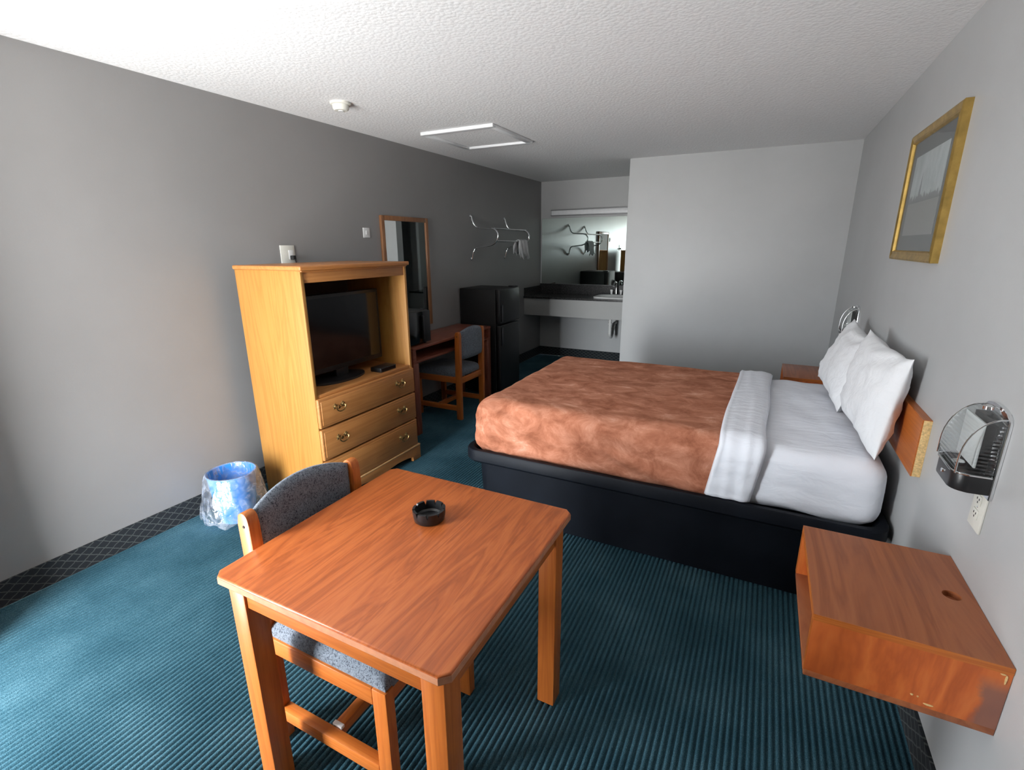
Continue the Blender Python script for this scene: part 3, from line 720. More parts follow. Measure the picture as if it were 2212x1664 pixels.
# ------------------------------------------------------------------ chairs (local: faces +x, origin at base centre)
def make_chair(label, loc, wood_z, wood_x, wood_y):
    t = thing('side_chair', label, 'chair', loc, 'upholstered side chairs')
    ox, oy, _ = loc
    HD, HW, LT = 0.258, 0.225, 0.036
    def B(x0, x1, y0, y1, z0, z1, bev=0.004): 
        bm = bmesh.new(); box(bm, ox + x0, ox + x1, oy + y0, oy + y1, z0, z1, bev); return bm
    for s in (-1, 1):
        y0, y1 = (-HW, -HW + LT) if s < 0 else (HW - LT, HW)
        # rear post, rounded at the top
        bm = bmesh.new()
        pts = [(ox - HD, 0), (ox - HD + 0.052, 0), (ox - HD + 0.052, 0.42), (ox - HD + 0.046, 0.80)]
        pts += [(ox - HD + 0.020 + 0.023 * math.cos(a), 0.815 + 0.023 * math.sin(a)) for a in [math.pi * k / 8 for k in range(1, 8)]] + [(ox - HD - 0.004, 0.80), (ox - HD, 0.42)]
        prism(bm, pts, 'y', oy + y0, oy + y1, 0.003); post = part('leg', bm, wood_z, t)
        bm = bmesh.new(); lathe(bm, [(0.005, 0), (0.004, -0.002 if s < 0 else 0.002)], (ox - HD + 0.022, oy + (y0 if s < 0 else y1), 0.795), 10, 'y'); part('screw', bm, 'dark_hole', post)
        part('leg', B(HD - 0.05, HD, y0, y1, 0, 0.415), wood_z, t)
        part('side_rail', B(-HD + 0.052, HD - 0.05, y0, y1, 0.355, 0.415), wood_x, t)
        part('side_stretcher', B(-HD + 0.052, HD - 0.05, y0, y1, 0.085, 0.13), wood_x, t)
    part('front_rail', B(HD - 0.04, HD - 0.015, -HW + LT, HW - LT, 0.345, 0.40), wood_y, t)
    part('back_rail', B(-HD + 0.012, -HD + 0.037, -HW + LT, HW - LT, 0.345, 0.40), wood_y, t)
    cs = part('cross_stretcher', B(-0.012, 0.022, -HW + LT, HW - LT, 0.095, 0.135), wood_y, t)
    part('corner_glide', B(-0.014, 0.024, -HW + LT, -HW + LT + 0.014, 0.125, 0.137, 0.002), 'white_plastic', cs, 'small white plastic clip')
    # seat cushion: domed rounded box
    bm = bmesh.new()
    n = 18; hx, hy = 0.236, HW - 0.006; cxs = ox + 0.018
    gr = {}
    for i in range(n + 1):
        for j in range(n + 1):
            u = math.sin((i / n - 0.5) * math.pi); v = math.sin((j / n - 0.5) * math.pi)
            e = max(0.0, (1 - abs(u) ** 7)) ** 0.45 * max(0.0, (1 - abs(v) ** 7)) ** 0.45
            gr[i, j] = bm.verts.new((cxs + u * hx, oy + v * hy, 0.425 + 0.062 * e))
    for i in range(n):
        for j in range(n): bm.faces.new((gr[i, j], gr[i + 1, j], gr[i + 1, j + 1], gr[i, j + 1]))
    edge = [gr[i, 0] for i in range(n + 1)] + [gr[n, j] for j in range(1, n + 1)] + [gr[i, n] for i in range(n - 1, -1, -1)] + [gr[0, j] for j in range(n - 1, 0, -1)]
    low = [bm.verts.new((cxs + (v.co.x - cxs) * 0.985, oy + (v.co.y - oy) * 0.985, 0.402)) for v in edge]
    m_ = len(edge)
    for k in range(m_): bm.faces.new((edge[k], edge[(k + 1) % m_], low[(k + 1) % m_], low[k]))
    bm.faces.new(low)
    part('seat', bm, 'fabric', t, 'speckled grey fabric seat', smooth=True, angle=60)
    # curved upholstered backrest
    bm = bmesh.new(); ny, nz = 20, 10; W_ = HW - LT
    def pt(j, k, side):
        v = -1 + 2 * j / ny; w = k / nz
        top = 0.868 - 0.040 * v * v; z = 0.575 + (top - 0.575) * w
        bulge = (max(0, 1 - abs(2 * w - 1) ** 4)) ** 0.5 * (max(0, 1 - abs(v) ** 10)) ** 0.5
        x = ox - HD + 0.018 - 0.022 * (1 - v * v) + side * (0.006 + 0.022 * bulge)
        return (x, oy + v * W_, z)
    F = {}; Bk = {}
    for j in range(ny + 1):
        for k in range(nz + 1):
            F[j, k] = bm.verts.new(pt(j, k, 1)); Bk[j, k] = bm.verts.new(pt(j, k, -1))
    for j in range(ny):
        for k in range(nz):
            bm.faces.new((F[j, k], F[j + 1, k], F[j + 1, k + 1], F[j, k + 1])); bm.faces.new((Bk[j, k], Bk[j, k + 1], Bk[j + 1, k + 1], Bk[j + 1, k]))
        bm.faces.new((F[j, 0], Bk[j, 0], Bk[j + 1, 0], F[j + 1, 0])); bm.faces.new((F[j, nz], F[j + 1, nz], Bk[j + 1, nz], Bk[j, nz]))
    for j in (0, ny):
        for k in range(nz): bm.faces.new((F[j, k], F[j, k + 1], Bk[j, k + 1], Bk[j, k]))
    part('backrest', bm, 'fabric', t, 'dark grey upholstered backrest', smooth=True, angle=70)
    return t
ch = make_chair('cherry wood chair with grey speckled seat pushed under the ashtray table', (-1.045, 1.005, 0), 'cherry_z', 'cherry_x', 'cherry_y')
c2 = copy_tree(ch)
c2.location = (-2.672, 3.92, 0); c2.rotation_euler = (0, 0, math.pi)
c2['label'] = 'wooden chair with grey backrest pushed into the desk by the mirror'
ORIG[c2.name] = Vector(c2.location)
# ------------------------------------------------------------------ small table + ashtray
tx0, tx1, ty0, ty1, tz = -1.225, -0.478, 0.640, 1.375, 0.747
t = thing('square_table', 'square cherry laminate table with an ashtray on it', 'table', ((tx0 + tx1) / 2, (ty0 + ty1) / 2, 0))
bm = bmesh.new(); prism(bm, [(tx0 + 0.02, ty0), (tx1 - 0.02, ty0), (tx1, ty0 + 0.02), (tx1, ty1 - 0.02), (tx1 - 0.02, ty1), (tx0 + 0.02, ty1), (tx0, ty1 - 0.02), (tx0, ty0 + 0.02)], 'z', tz - 0.028, tz, 0.005, 3)
tp = part('tabletop', bm, 'table_top', t)
bm = bmesh.new(); e_ = 0.0008; prism(bm, [(tx0 + 0.02, ty0 - e_), (tx1 - 0.02, ty0 - e_), (tx1 + e_, ty0 + 0.02), (tx1 + e_, ty1 - 0.02), (tx1 - 0.02, ty1 + e_), (tx0 + 0.02, ty1 + e_), (tx0 - e_, ty1 - 0.02), (tx0 - e_, ty0 + 0.02)], 'z', tz - 0.023, tz - 0.006)
part('edge_band', bm, 'edge_band', t, 'worn edge band, coloured lighter for its highlight')
LW = 0.062; ins = 0.022
for x in (tx0 + ins, tx1 - ins - LW):
    for y in (ty0 + ins, ty1 - ins - LW):
        bm = bmesh.new(); box(bm, x, x + LW, y, y + LW, 0, tz - 0.028, 0.003); part('leg', bm, 'cherry_z', t)
for y in (ty0 + ins + 0.006, ty1 - ins - 0.028):
    bm = bmesh.new(); box(bm, tx0 + ins + LW, tx1 - ins - LW, y, y + 0.022, tz - 0.098, tz - 0.028, 0.002); part('apron', bm, 'cherry_x', t)
for x in (tx0 + ins + 0.006, tx1 - ins - 0.028):
    bm = bmesh.new(); box(bm, x, x + 0.022, ty0 + ins + LW, ty1 - ins - LW, tz - 0.098, tz - 0.028, 0.002); part('apron', bm, 'cherry_y', t)

ac = (-0.868, 1.122, tz)
bm = bmesh.new(); n = 72; ro, ri = 0.052, 0.044
def rim(a):   # notched rim
    q = (a * 9 / (2 * math.pi)) % 1.0
    return 0.040 - (0.015 if abs(q - 0.5) < 0.09 else 0.0)
rg = [[bm.verts.new((ac[0] + r * math.cos(2 * math.pi * k / n), ac[1] + r * math.sin(2 * math.pi * k / n), tz + (h if h is not None else rim(2 * math.pi * k / n)))) for k in range(n)]
      for r, h in ((0.044, 0.0), (0.048, 0.004), (0.051, 0.020), (ro, None), (ri, None), (0.042, 0.014), (0.036, 0.009))]
for a, b_ in zip(rg[:-1], rg[1:]):
    for k in range(n): bm.faces.new((a[k], a[(k + 1) % n], b_[(k + 1) % n], b_[k]))
bm.faces.new(rg[0][::-1]); bm.faces.new(rg[-1])
single('ashtray', bm, 'black', 'round black notched ashtray on the square table', 'ashtray', ac, angle=35)

# ------------------------------------------------------------------ waste bin with clear liner
bc = Vector((-2.715, 1.635, 0))
t = thing('waste_bin', 'small blue waste bin with clear plastic liner beside the armoire', 'waste bin', bc)
bm = bmesh.new(); n = 48
def ov(r, a, z): return (bc.x + r * 1.0 * math.cos(a), bc.y + r * 0.98 * math.sin(a), z)
prof = [(0.095, 0.0), (0.118, 0.15), (0.132, 0.295), (0.136, 0.298), (0.134, 0.302), (0.128, 0.297), (0.114, 0.15), (0.091, 0.006)]
rg = [[bm.verts.new(ov(r, 2 * math.pi * k / n, z)) for k in range(n)] for r, z in prof]
for a, b_ in zip(rg[:-1], rg[1:]):
    for k in range(n): bm.faces.new((a[k], a[(k + 1) % n], b_[(k + 1) % n], b_[k]))
bm.faces.new(rg[0][::-1]); bm.faces.new(rg[-1])
bn = part('bucket', bm, 'blue_bin', t, 'blue plastic bucket')
bm = bmesh.new(); n = 110
prof = [(0.070, 0.05), (0.105, 0.12), (0.120, 0.22), (0.127, 0.295), (0.131, 0.306), (0.139, 0.306), (0.146, 0.285), (0.157, 0.24), (0.168, 0.19), (0.178, 0.14), (0.184, 0.095), (0.186, 0.055), (0.180, 0.03)]
rg = []
for i, (r, z) in enumerate(prof):
    ring = []
    w = max(0, min(1, (i - 4) / 8.0))
    for k in range(n):
        a = 2 * math.pi * k / n
        nv = noise.noise(Vector((math.cos(a) * 3.0, math.sin(a) * 3.0, z * 9)))
        n2 = noise.noise(Vector((math.cos(a) * 9.0, math.sin(a) * 9.0, z * 12 + 5)))
        rr = r + w * (0.030 * nv + 0.013 * n2 + 0.006 * math.sin(a * 17 + z * 30)) + (0.006 * n2 if i < 4 else 0)
        zz = z + (w * 0.030 * noise.noise(Vector((math.cos(a) * 2, math.sin(a) * 2, 7.0))))
        p = ov(rr, a, max(0.012, zz)); 
        ring.append(bm.verts.new((max(XL + 0.014, p[0]), min(ay0 - 0.006, p[1]), p[2])))
    rg.append(ring)
for a, b_ in zip(rg[:-1], rg[1:]):
    for k in range(n): bm.faces.new((a[k], a[(k + 1) % n], b_[(k + 1) % n], b_[k]))
part('liner', bm, 'bag', t, 'clear crinkled plastic liner', smooth=True, angle=None)

# ------------------------------------------------------------------ bed
bx0, bx1, by0, by1 = -1.49, 0.588, 2.27, 3.80
t = thing('bed', 'double bed with copper blanket on a black moulded platform', 'bed', ((bx0 + bx1) / 2, (by0 + by1) / 2, 0))
def rrect(x0, x1, y0, y1, r, n=8):
    out = []
    for cx, cy, a0 in ((x1 - r, y1 - r, 0), (x0 + r, y1 - r, 90), (x0 + r, y0 + r, 180), (x1 - r, y0 + r, 270)):
        for k in range(n + 1):
            a = math.radians(a0 + 90 * k / n); out.append((cx + r * math.cos(a), cy + r * math.sin(a)))
    return out
bm = bmesh.new()
lev = [(0.075, 0.0, 0.07), (0.060, 0.34, 0.08), (0.010, 0.362, 0.09), (0.0, 0.375, 0.095), (0.0, 0.428, 0.095), (0.006, 0.437, 0.092), (0.030, 0.437, 0.085), (0.042, 0.420, 0.08), (0.046, 0.385, 0.08)]
rg = [[bm.verts.new((x, y, z)) for x, y in rrect(bx0 + d, bx1 - d, by0 + d, by1 - d, r)] for d, z, r in lev]
n = len(rg[0])
for a, b_ in zip(rg[:-1], rg[1:]):
    for k in range(n): bm.faces.new((a[k], a[(k + 1) % n], b_[(k + 1) % n], b_[k]))
bm.faces.new(rg[0][::-1]); bm.faces.new(rg[-1])
part('platform', bm, 'bed_black', t, 'black moulded plastic bed platform with raised lip', angle=35)

def rounded_box(x0, x1, y0, y1, z0, z1, r, step, disp=None, keep=None):
    """rounded box surface as a fine quad grid; disp(p, nrm) -> offset, keep(p) -> bool"""
    bm = bmesh.new(); cx, cy, cz = (x0 + x1) / 2, (y0 + y1) / 2, (z0 + z1) / 2
    hx, hy, hz = (x1 - x0) / 2, (y1 - y0) / 2, (z1 - z0) / 2
    def cnt(h): return max(4, int(2 * h / step))
    cache = {}
    def vert(p):
        key = (round(p[0], 5), round(p[1], 5), round(p[2], 5))
        if key in cache: return cache[key]
        q = Vector(p); inner = Vector((max(-hx + r, min(hx - r, q.x)), max(-hy + r, min(hy - r, q.y)), max(-hz + r, min(hz - r, q.z))))
        d = q - inner
        nr_ = d.normalized() if d.length > 1e-9 else Vector((0, 0, 1))
        w = inner + nr_ * r + Vector((cx, cy, cz))
        if disp: w = w + disp(w, nr_)
        v = bm.verts.new(w); cache[key] = v; return v
    def face_grid(fn, na, nb):
        for i in range(na):
            for j in range(nb):
                ps = [fn(i / na, j / nb), fn((i + 1) / na, j / nb), fn((i + 1) / na, (j + 1) / nb), fn(i / na, (j + 1) / nb)]
                if keep:
                    m_ = Vector(((ps[0][0] + ps[2][0]) / 2 + cx, (ps[0][1] + ps[2][1]) / 2 + cy, (ps[0][2] + ps[2][2]) / 2 + cz))
                    if not keep(m_): continue
                try: bm.faces.new([vert(p) for p in ps])
                except ValueError: pass
    nx, ny, nz = cnt(hx), cnt(hy), cnt(hz)
    L_ = lambda a, h: -h + 2 * h * a
    face_grid(lambda a, b_: (L_(a, hx), L_(b_, hy), hz), nx, ny)
    face_grid(lambda a, b_: (L_(a, hx), L_(b_, hy), -hz), nx, ny)
    face_grid(lambda a, b_: (L_(a, hx), -hy, L_(b_, hz)), nx, nz)
    face_grid(lambda a, b_: (L_(a, hx), hy, L_(b_, hz)), nx, nz)
    face_grid(lambda a, b_: (-hx, L_(a, hy), L_(b_, hz)), ny, nz)
    face_grid(lambda a, b_: (hx, L_(a, hy), L_(b_, hz)), ny, nz)
    return bm

mx0, mx1, my0_, my1_, mzt = bx0 + 0.060, 0.555, by0 + 0.070, by1 - 0.070, 0.706
def sheet_disp(p, nr_):
    w = 0.005 * noise.noise(Vector((p.x * 3, p.y * 7, p.z * 5))) 
    if nr_.y < -0.3: w += 0.009 * noise.noise(Vector((p.x * 2.0, 3.0, p.z * 24 + p.x * 5)))
    if p.z > 0.69: w += 0.007 * noise.noise(Vector((p.x * 9 + p.y * 4, p.y * 3 - p.x * 6, 1.0)))
    return nr_ * w
bm = rounded_box(mx0 + 0.012, mx1, my0_ - 0.006, my1_ + 0.006, 0.392, mzt - 0.002, 0.08, 0.022, sheet_disp)
part('mattress', bm, 'sheet', t, 'mattress in a white fitted sheet', smooth=True, angle=None)
def edge_x(p):   # blanket ends under the folded sheet; the line leans slightly
    return 0.0
def blanket_disp(p, nr_):
    w = 0.010 * noise.noise(Vector((p.x * 2.2, p.y * 2.2, p.z * 3))) + 0.004 * noise.noise(Vector((p.x * 8, p.y * 8, p.z * 8)))
    side = max(0.0, -nr_.y); foot = max(0.0, -nr_.x); low = max(0.0, 1 - (p.z - 0.42) / 0.26)
    w += side * (0.012 * noise.noise(Vector((p.x * 5 + p.z * 9, 2.0, p.z * 3 - p.x * 2))) + 0.020 * noise.noise(Vector((p.x * 6 + p.z * 22, 7.0, p.z * 5))) + 0.004 * noise.noise(Vector((p.x * 20 + p.z * 30, 3.0, p.z * 20))))
    w += foot * 0.012 * noise.noise(Vector((4.0, p.y * 9, p.z * 3)))
    corner = math.exp(-((p.x - mx0) ** 2 + (p.y - my0_) ** 2) / 0.03)
    w += corner * 0.016 * math.sin((p.x - p.y) * 55 + p.z * 14) * min(1, low + 0.3)
    w = max(-0.006, min(0.016, w))
    return nr_ * (0.016 + w)
bm = rounded_box(mx0 - 0.004, mx1, my0_ - 0.014, my1_ + 0.014, 0.396, mzt + 0.004, 0.095, 0.016, blanket_disp,
                 keep=lambda p: p.x < -0.02 and p.z > 0.400)
bl = part('blanket', bm, 'blanket', t, 'copper plush blanket', smooth=True, angle=None)
sm = bl.modifiers.new('thickness', 'SOLIDIFY'); sm.thickness = 0.006; sm.offset = 0.0
def fold_left(p): return -0.100 - 0.040 * max(0.0, min(1.0, (0.70 - p.z) / 0.26)) - 0.012 * math.sin(p.y * 3.0)
def fold_right(p): return fold_left(p) + 0.200 + 0.006 * math.sin(p.y * 7)
# turned-down sheet band: strip over the top and down both sides
bm = bmesh.new()
hy0, hy1 = my0_ - 0.047, my1_ + 0.047; zt = mzt + 0.038; rr = 0.105
path = []
for k in range(14): path.append((hy0 + 0.002 * math.sin(k), 0.441 + (zt - rr - 0.441) * k / 14, (-1, 0)))
for k in range(13):
    a = math.pi - math.pi / 2 * k / 12; path.append((hy0 + rr + rr * math.cos(a), zt - rr + rr * math.sin(a), (math.cos(a), math.sin(a))))
for k in range(1, 60): path.append((hy0 + rr + (hy1 - hy0 - 2 * rr) * k / 60, zt, (0, 1)))
for k in range(13):
    a = math.pi / 2 - math.pi / 2 * k / 12; path.append((hy1 - rr + rr * math.cos(a), zt - rr + rr * math.sin(a), (math.cos(a), math.sin(a))))
for k in range(1, 13): path.append((hy1, zt - rr - (zt - rr - 0.441) * k / 12, (1, 0)))
na = 18; rws = []
for (y, z, nn) in path:
    p = Vector((0, y, z)); x0 = fold_left(p); x1 = fold_right(p); row = []
    for i in range(na + 1):
        s = i / na; x = x0 + (x1 - x0) * s
        crown = 0.006 * math.sin(math.pi * s) + (0.004 if s < 0.08 else 0) - (0.012 * max(0, (s - 0.93) / 0.07)) - 0.012 * max(0, (0.04 - s) / 0.04)
        w = 0.005 * noise.noise(Vector((x * 16, y * 2.2 + z * 2.2, 3.0))) + 0.005 * noise.noise(Vector((x * 30, (y + z) * 1.1, 9.0)))
        o_ = -0.003 + crown + w
        row.append(bm.verts.new((x, y + nn[0] * o_, z + nn[1] * o_)))
    rws.append(row)
for a, b_ in zip(rws[:-1], rws[1:]):
    for i in range(na): bm.faces.new((a[i], a[i + 1], b_[i + 1], b_[i]))
fs_ = part('folded_sheet', bm, 'sheet', t, 'white sheet folded back over the blanket', smooth=True, angle=None)
sm = fs_.modifiers.new('thickness', 'SOLIDIFY'); sm.thickness = 0.006

# wall-mounted headboard panel
t = thing('headboard', 'orange wood headboard panel with raw edge on the wall behind pillows', 'headboard', (XR, 3.02, 0.735))
bm = bmesh.new(); box(bm, XR - 0.026, XR, 2.196, 3.86, 0.735, 0.958, 0.001); part('core', bm, 'particle', t, 'pale raw board edge')
bm = bmesh.new(); box(bm, XR - 0.030, XR - 0.026, 2.196, 3.86, 0.735, 0.958); part('veneer', bm, 'cherry_y', t)
part('top_edge', boxes([(XR - 0.029, XR, 2.198, 3.86, 0.958, 0.960)]), 'cherry_y', t)

# pillows
def pillow(label, cx, cy, zb, L_, Hh, Tk, lean, yaw=0.0, roll=0.0, seed=0.0):
    bm = bmesh.new(); nu, nv = 34, 26
    def surf(i, j, s):
        u = math.sin((i / nu - 0.5) * math.pi); v = math.sin((j / nv - 0.5) * math.pi)
        e = max(0.0, 1 - abs(u) ** 3.2) ** 0.62 * max(0.0, 1 - abs(v) ** 3.2) ** 0.62
        uu = u * (1 - 0.055 * (1 - v * v)); vv = v * (1 - 0.10 * (1 - u * u))
        wr = 0.012 * noise.noise(Vector((u * 2.5 + seed, v * 3, s))) + 0.009 * noise.noise(Vector((u * 7 + v * 3, v * 5 + seed, s + 4)))
        wr += 0.010 * max(0, v) * math.sin(v * 16 + 5 * math.cos(u * 2.2) + seed) * max(0, 1 - u * u)
        wr += 0.010 * math.sin(u * 9 + v * 14 + seed) * max(0, abs(v) - 0.55)
        return Vector((s * (Tk / 2 * e + (wr if e > 0.02 else 0) * min(1, e * 2)), uu * L_ / 2, vv * Hh / 2 + 0.012 * noise.noise(Vector((u * 2 + seed, 1, 2)))))
    M_ = Matrix.Rotation(yaw, 4, 'Z') @ Matrix.Rotation(lean, 4, 'Y') @ Matrix.Rotation(roll, 4, 'X')
    base = Vector((cx, cy, zb + Hh / 2 * math.cos(lean)))
    A = {}; Bv = {}
    for i in range(nu + 1):
        for j in range(nv + 1):
            rim_ = i in (0, nu) or j in (0, nv)
            A[i, j] = bm.verts.new(M_ @ surf(i, j, -1.0) + base)
            Bv[i, j] = A[i, j] if rim_ else bm.verts.new(M_ @ surf(i, j, 1.0) + base)
    for i in range(nu):
        for j in range(nv):
            bm.faces.new((A[i, j], A[i, j + 1], A[i + 1, j + 1], A[i + 1, j]))
            bm.faces.new((Bv[i, j], Bv[i + 1, j], Bv[i + 1, j + 1], Bv[i, j + 1]))
    return single('pillow', bm, 'pillow', label, 'pillow', (cx, cy, zb), 'bed pillows', smooth=True, angle=None)
pillow('white pillow propped at the far side of the bed head', 0.468, 3.345, 0.730, 0.63, 0.41, 0.14, 0.34, 0.11, 0.08, 1.0)
pillow('plump white pillow nearest the open nightstand', 0.494, 2.690, 0.724, 0.68, 0.44, 0.145, 0.13, 0.07, 0.02, 9.0)

# ------------------------------------------------------------------ nightstands (open boxes on the wall)
def nightstand(label, y0, y1, x0, z0, z1, hole):
    P_ = 0.018; x1 = XR - 0.001
    t = thing('wall_nightstand', label, 'nightstand', (x0 + 0.2, (y0 + y1) / 2, z0), 'wall mounted nightstands')
    bm = bmesh.new()
    oc = [(x0, y0), (x1 - 0.025, y0), (x1, y0 + 0.0), (x1, y1), (x0, y1)]
    if hole:
        # top panel with a real cable hole
        hc = (x1 - 0.052, (y0 + y1) / 2 + 0.012); nh = 24
        outer = [(x0, y0), (x1, y0), (x1, y1), (x0, y1)]
        def ring(pts, z): return [bm.verts.new((p[0], p[1], z)) for p in pts]
        circ = [(hc[0] + 0.021 * math.cos(2 * math.pi * k / nh), hc[1] + 0.021 * math.sin(2 * math.pi * k / nh)) for k in range(nh)]
        def proj(k):
            a = 2 * math.pi * k / nh; dx, dy = math.cos(a), math.sin(a)
            ts = []
            if dx > 1e-9: ts.append((x1 - hc[0]) / dx)
            if dx < -1e-9: ts.append((x0 - hc[0]) / dx)
            if dy > 1e-9: ts.append((y1 - hc[1]) / dy)
            if dy < -1e-9: ts.append((y0 - hc[1]) / dy)
            s = min(ts); return (hc[0] + dx * s, hc[1] + dy * s)
        angs = [2 * math.pi * k / nh for k in range(nh)]
        edge = [(math.atan2(p[1] - hc[1], p[0] - hc[0]) % (2 * math.pi), p) for p in outer] + [(a, proj(k)) for k, a in enumerate(angs)]
        edge.sort(key=lambda e: e[0])
        o_pts = [e[1] for e in edge]; i_pts = [(hc[0] + 0.021 * math.cos(e[0]), hc[1] + 0.021 * math.sin(e[0])) for e in edge]
        oT, iT, iB, oB = ring(o_pts, z1), ring(i_pts, z1), ring(i_pts, z1 - P_), ring(o_pts, z1 - P_)
        n = len(o_pts)
        for A_, B_ in ((oT, iT), (iT, iB), (iB, oB), (oB, oT)):
            for k in range(n): bm.faces.new((A_[k], A_[(k + 1) % n], B_[(k + 1) % n], B_[k]))
    else:
        box(bm, x0, x1, y0, y1, z1 - P_, z1, 0.002)
    part('top_panel', bm, 'ns_top', t)
    bm = bmesh.new(); box(bm, x0, x1, y0, y1, z0, z0 + P_, 0.001); part('bottom_panel', bm, 'ns_top', t)
    bm = bmesh.new(); box(bm, x0, x1, y0, y0 + P_, z0 + P_, z1 - P_ - 0.0005); part('side_panel', bm, 'ns_front', t)
    bm = bmesh.new(); box(bm, x0, x1, y1 - P_, y1, z0 + P_, z1 - P_ - 0.0005); part('side_panel', bm, 'ns_front', t)
    bm = bmesh.new(); box(bm, x1 - 0.012, x1, y0 + P_, y1 - P_, z0 + P_, z1 - P_); part('back_panel', bm, 'ns_top', t)
    for a, b_ in ((y0, y0 + P_), (y1 - P_, y1)):
        part('edge_strip', boxes([(x0 - 0.0015, x0, a, b_, z0 + P_, z1 - P_)]), 'cherry_z', t)
    part('edge_strip', boxes([(x0 - 0.0015, x0, y0, y1, z1 - P_, z1)]), 'cherry_y', t)
    part('edge_strip', boxes([(x0, x1, y0 - 0.0015, y0, z1 - P_, z1)]), 'cherry_x', t)
    return t
ns = nightstand('chipped open cherry nightstand with cable hole nearest the window', 1.300, 1.767, 0.212, 0.468, 0.663, True)
for (x, z, w, h) in ((0.475, 0.497, 0.020, 0.005), (0.440, 0.513, 0.006, 0.005), (0.452, 0.512, 0.004, 0.004), (0.592, 0.628, 0.004, 0.026), (0.585, 0.641, 0.010, 0.004)):
    bm = bmesh.new(); prism(bm, [(x + w / 2 * math.cos(a) * (1 + 0.2 * math.sin(3 * a)), z + h / 2 * math.sin(a)) for a in [2 * math.pi * k / 10 for k in range(10)]], 'y', 1.2985, 1.3005)
    part('chip', bm, 'particle', ns, 'pale chipped spot')
nightstand('cherry nightstand half hidden past the far side of the bed', 3.95, 4.415, 0.195, 0.468, 0.663, False)

# ------------------------------------------------------------------ wall sconces
def sconce(label, yc):
    x1 = XR; y0, y1 = yc - 0.084, yc + 0.084; zb, zm, zt = 0.935, 0.99, 1.158; dp = 0.088
    t = thing('wall_sconce', label, 'wall lamp', (x1, yc, zb), 'bedside wall lamps')
    # chrome backplate with arched top
    bm = bmesh.new()
    pts = [(y0 - 0.004, zb - 0.012), (y1 + 0.004, zb - 0.012), (y1 + 0.004, zt - 0.02)] + [((y0 + y1) / 2 + (y1 - y0 + 0.008) / 2 * math.cos(a), zt - 0.02 + 0.03 * math.sin(a)) for a in [math.pi * k / 12 for k in range(1, 12)]] + [(y0 - 0.004, zt - 0.02)]
    prism(bm, pts, 'x', x1 - 0.010, x1, 0.003); part('backplate', bm, 'chrome', t)
    # black base band with rounded front corners
    def plan(inset):
        r = 0.035; xa = x1 - dp + inset; a0 = y0 + inset; a1 = y1 - inset
        p = [(x1 - 0.010, a0)] + [(xa + r - r * math.sin(a), a0 + r - r * math.cos(a)) for a in [math.pi / 2 * k / 6 for k in range(7)]]
        p += [(xa + r - r * math.cos(a), a1 - r + r * math.sin(a)) for a in [math.pi / 2 * k / 6 for k in range(7)]] + [(x1 - 0.010, a1)]
        return p
    bm = bmesh.new(); prism(bm, plan(0.0), 'z', zb, zm - 0.006, 0.002); bb = part('base_band', bm, 'black', t)
    bm = bmesh.new(); lathe(bm, [(0.007, 0), (0.006, -0.004)], (x1 - dp, yc, zb + 0.025), 12, 'x'); part('switch_knob', bm, 'chrome', bb)
    bm = bmesh.new(); tube(bm, [(p[0] - 0.001, p[1], zm - 0.004) for p in plan(-0.001)], 0.0028, 8); part('chrome_trim', bm, 'chrome', t)
    # clear ribbed shade: straight front, then a quarter round back to the wall
    def prof(d):
        xa = x1 - dp + d; zc = zm + 0.075
        p = [(xa, zm - 0.004), (xa, zm + 0.035)]
        p += [(x1 - 0.010 - (x1 - 0.010 - xa) * math.cos(a), zc - 0.04 + (zt - zc + 0.03 - d) * math.sin(a)) for a in [math.pi / 2 * k / 10 for k in range(11)]]
        return p
    bm = bmesh.new(); pr = prof(0.002); cs = [(y0 + 0.003), (y0 + 0.02), yc, (y1 - 0.02), (y1 - 0.003)]
    cols = [[bm.verts.new((x, y, z)) for x, z in pr] for y in cs]
    for a, b_ in zip(cols[:-1], cols[1:]):
        for k in range(len(pr) - 1): bm.faces.new((a[k], a[k + 1], b_[k + 1], b_[k]))
    for col in (cols[0], cols[-1]):
        lo = bm.verts.new((x1 - 0.010, col[0].co.y, zm - 0.004)); bm.faces.new(col + [lo])
    sh = part('shade', bm, 'shade', t, 'clear ribbed shade', angle=50)
    sm = sh.modifiers.new('thickness', 'SOLIDIFY'); sm.thickness = 0.002
    for y in (y0 + 0.003, y1 - 0.003):
        bm = bmesh.new(); tube(bm, [(x, y, z) for x, z in prof(0.001)], 0.0022, 8); part('shade_rim', bm, 'chrome', sh)
    # reflector and lamp tube inside
    bm = bmesh.new(); box(bm, x1 - 0.046, x1 - 0.040, y0 + 0.026, y1 - 0.004, zm + 0.008, zt - 0.032, 0.002); part('reflector', bm, 'white_plastic', t)
    bm = bmesh.new(); box(bm, x1 - 0.026, x1 - 0.010, y0 + 0.006, y1 - 0.006, zm, zt - 0.03); part('dark_gap_strip', bm, 'black', t)  # black strip standing in for the dark gap behind the reflector
    bm = bmesh.new(); lathe(bm, [(0.016, 0), (0.016, 0.010), (0.009, 0.014)], (x1 - 0.060, yc, zm - 0.006), 16); part('lamp_socket', bm, 'chrome', t)
    bm = bmesh.new(); lathe(bm, [(0.012, 0), (0.012, 0.008), (0.006, 0.012)], (x1 - 0.028, yc, zt - 0.006), 14); part('finial', bm, 'chrome', t)
    return t
sconce('clear ribbed wall lamp with black band above the near nightstand', 1.705)
sconce('small wall lamp with chrome upright past the far pillow', 4.20)
t = plate('wall_plate', 'tall ivory outlet plate on the wall beneath the near lamp', 'outlet', 1.672, 0.878, 0.082, 0.128, XR, -1, 'outlet')
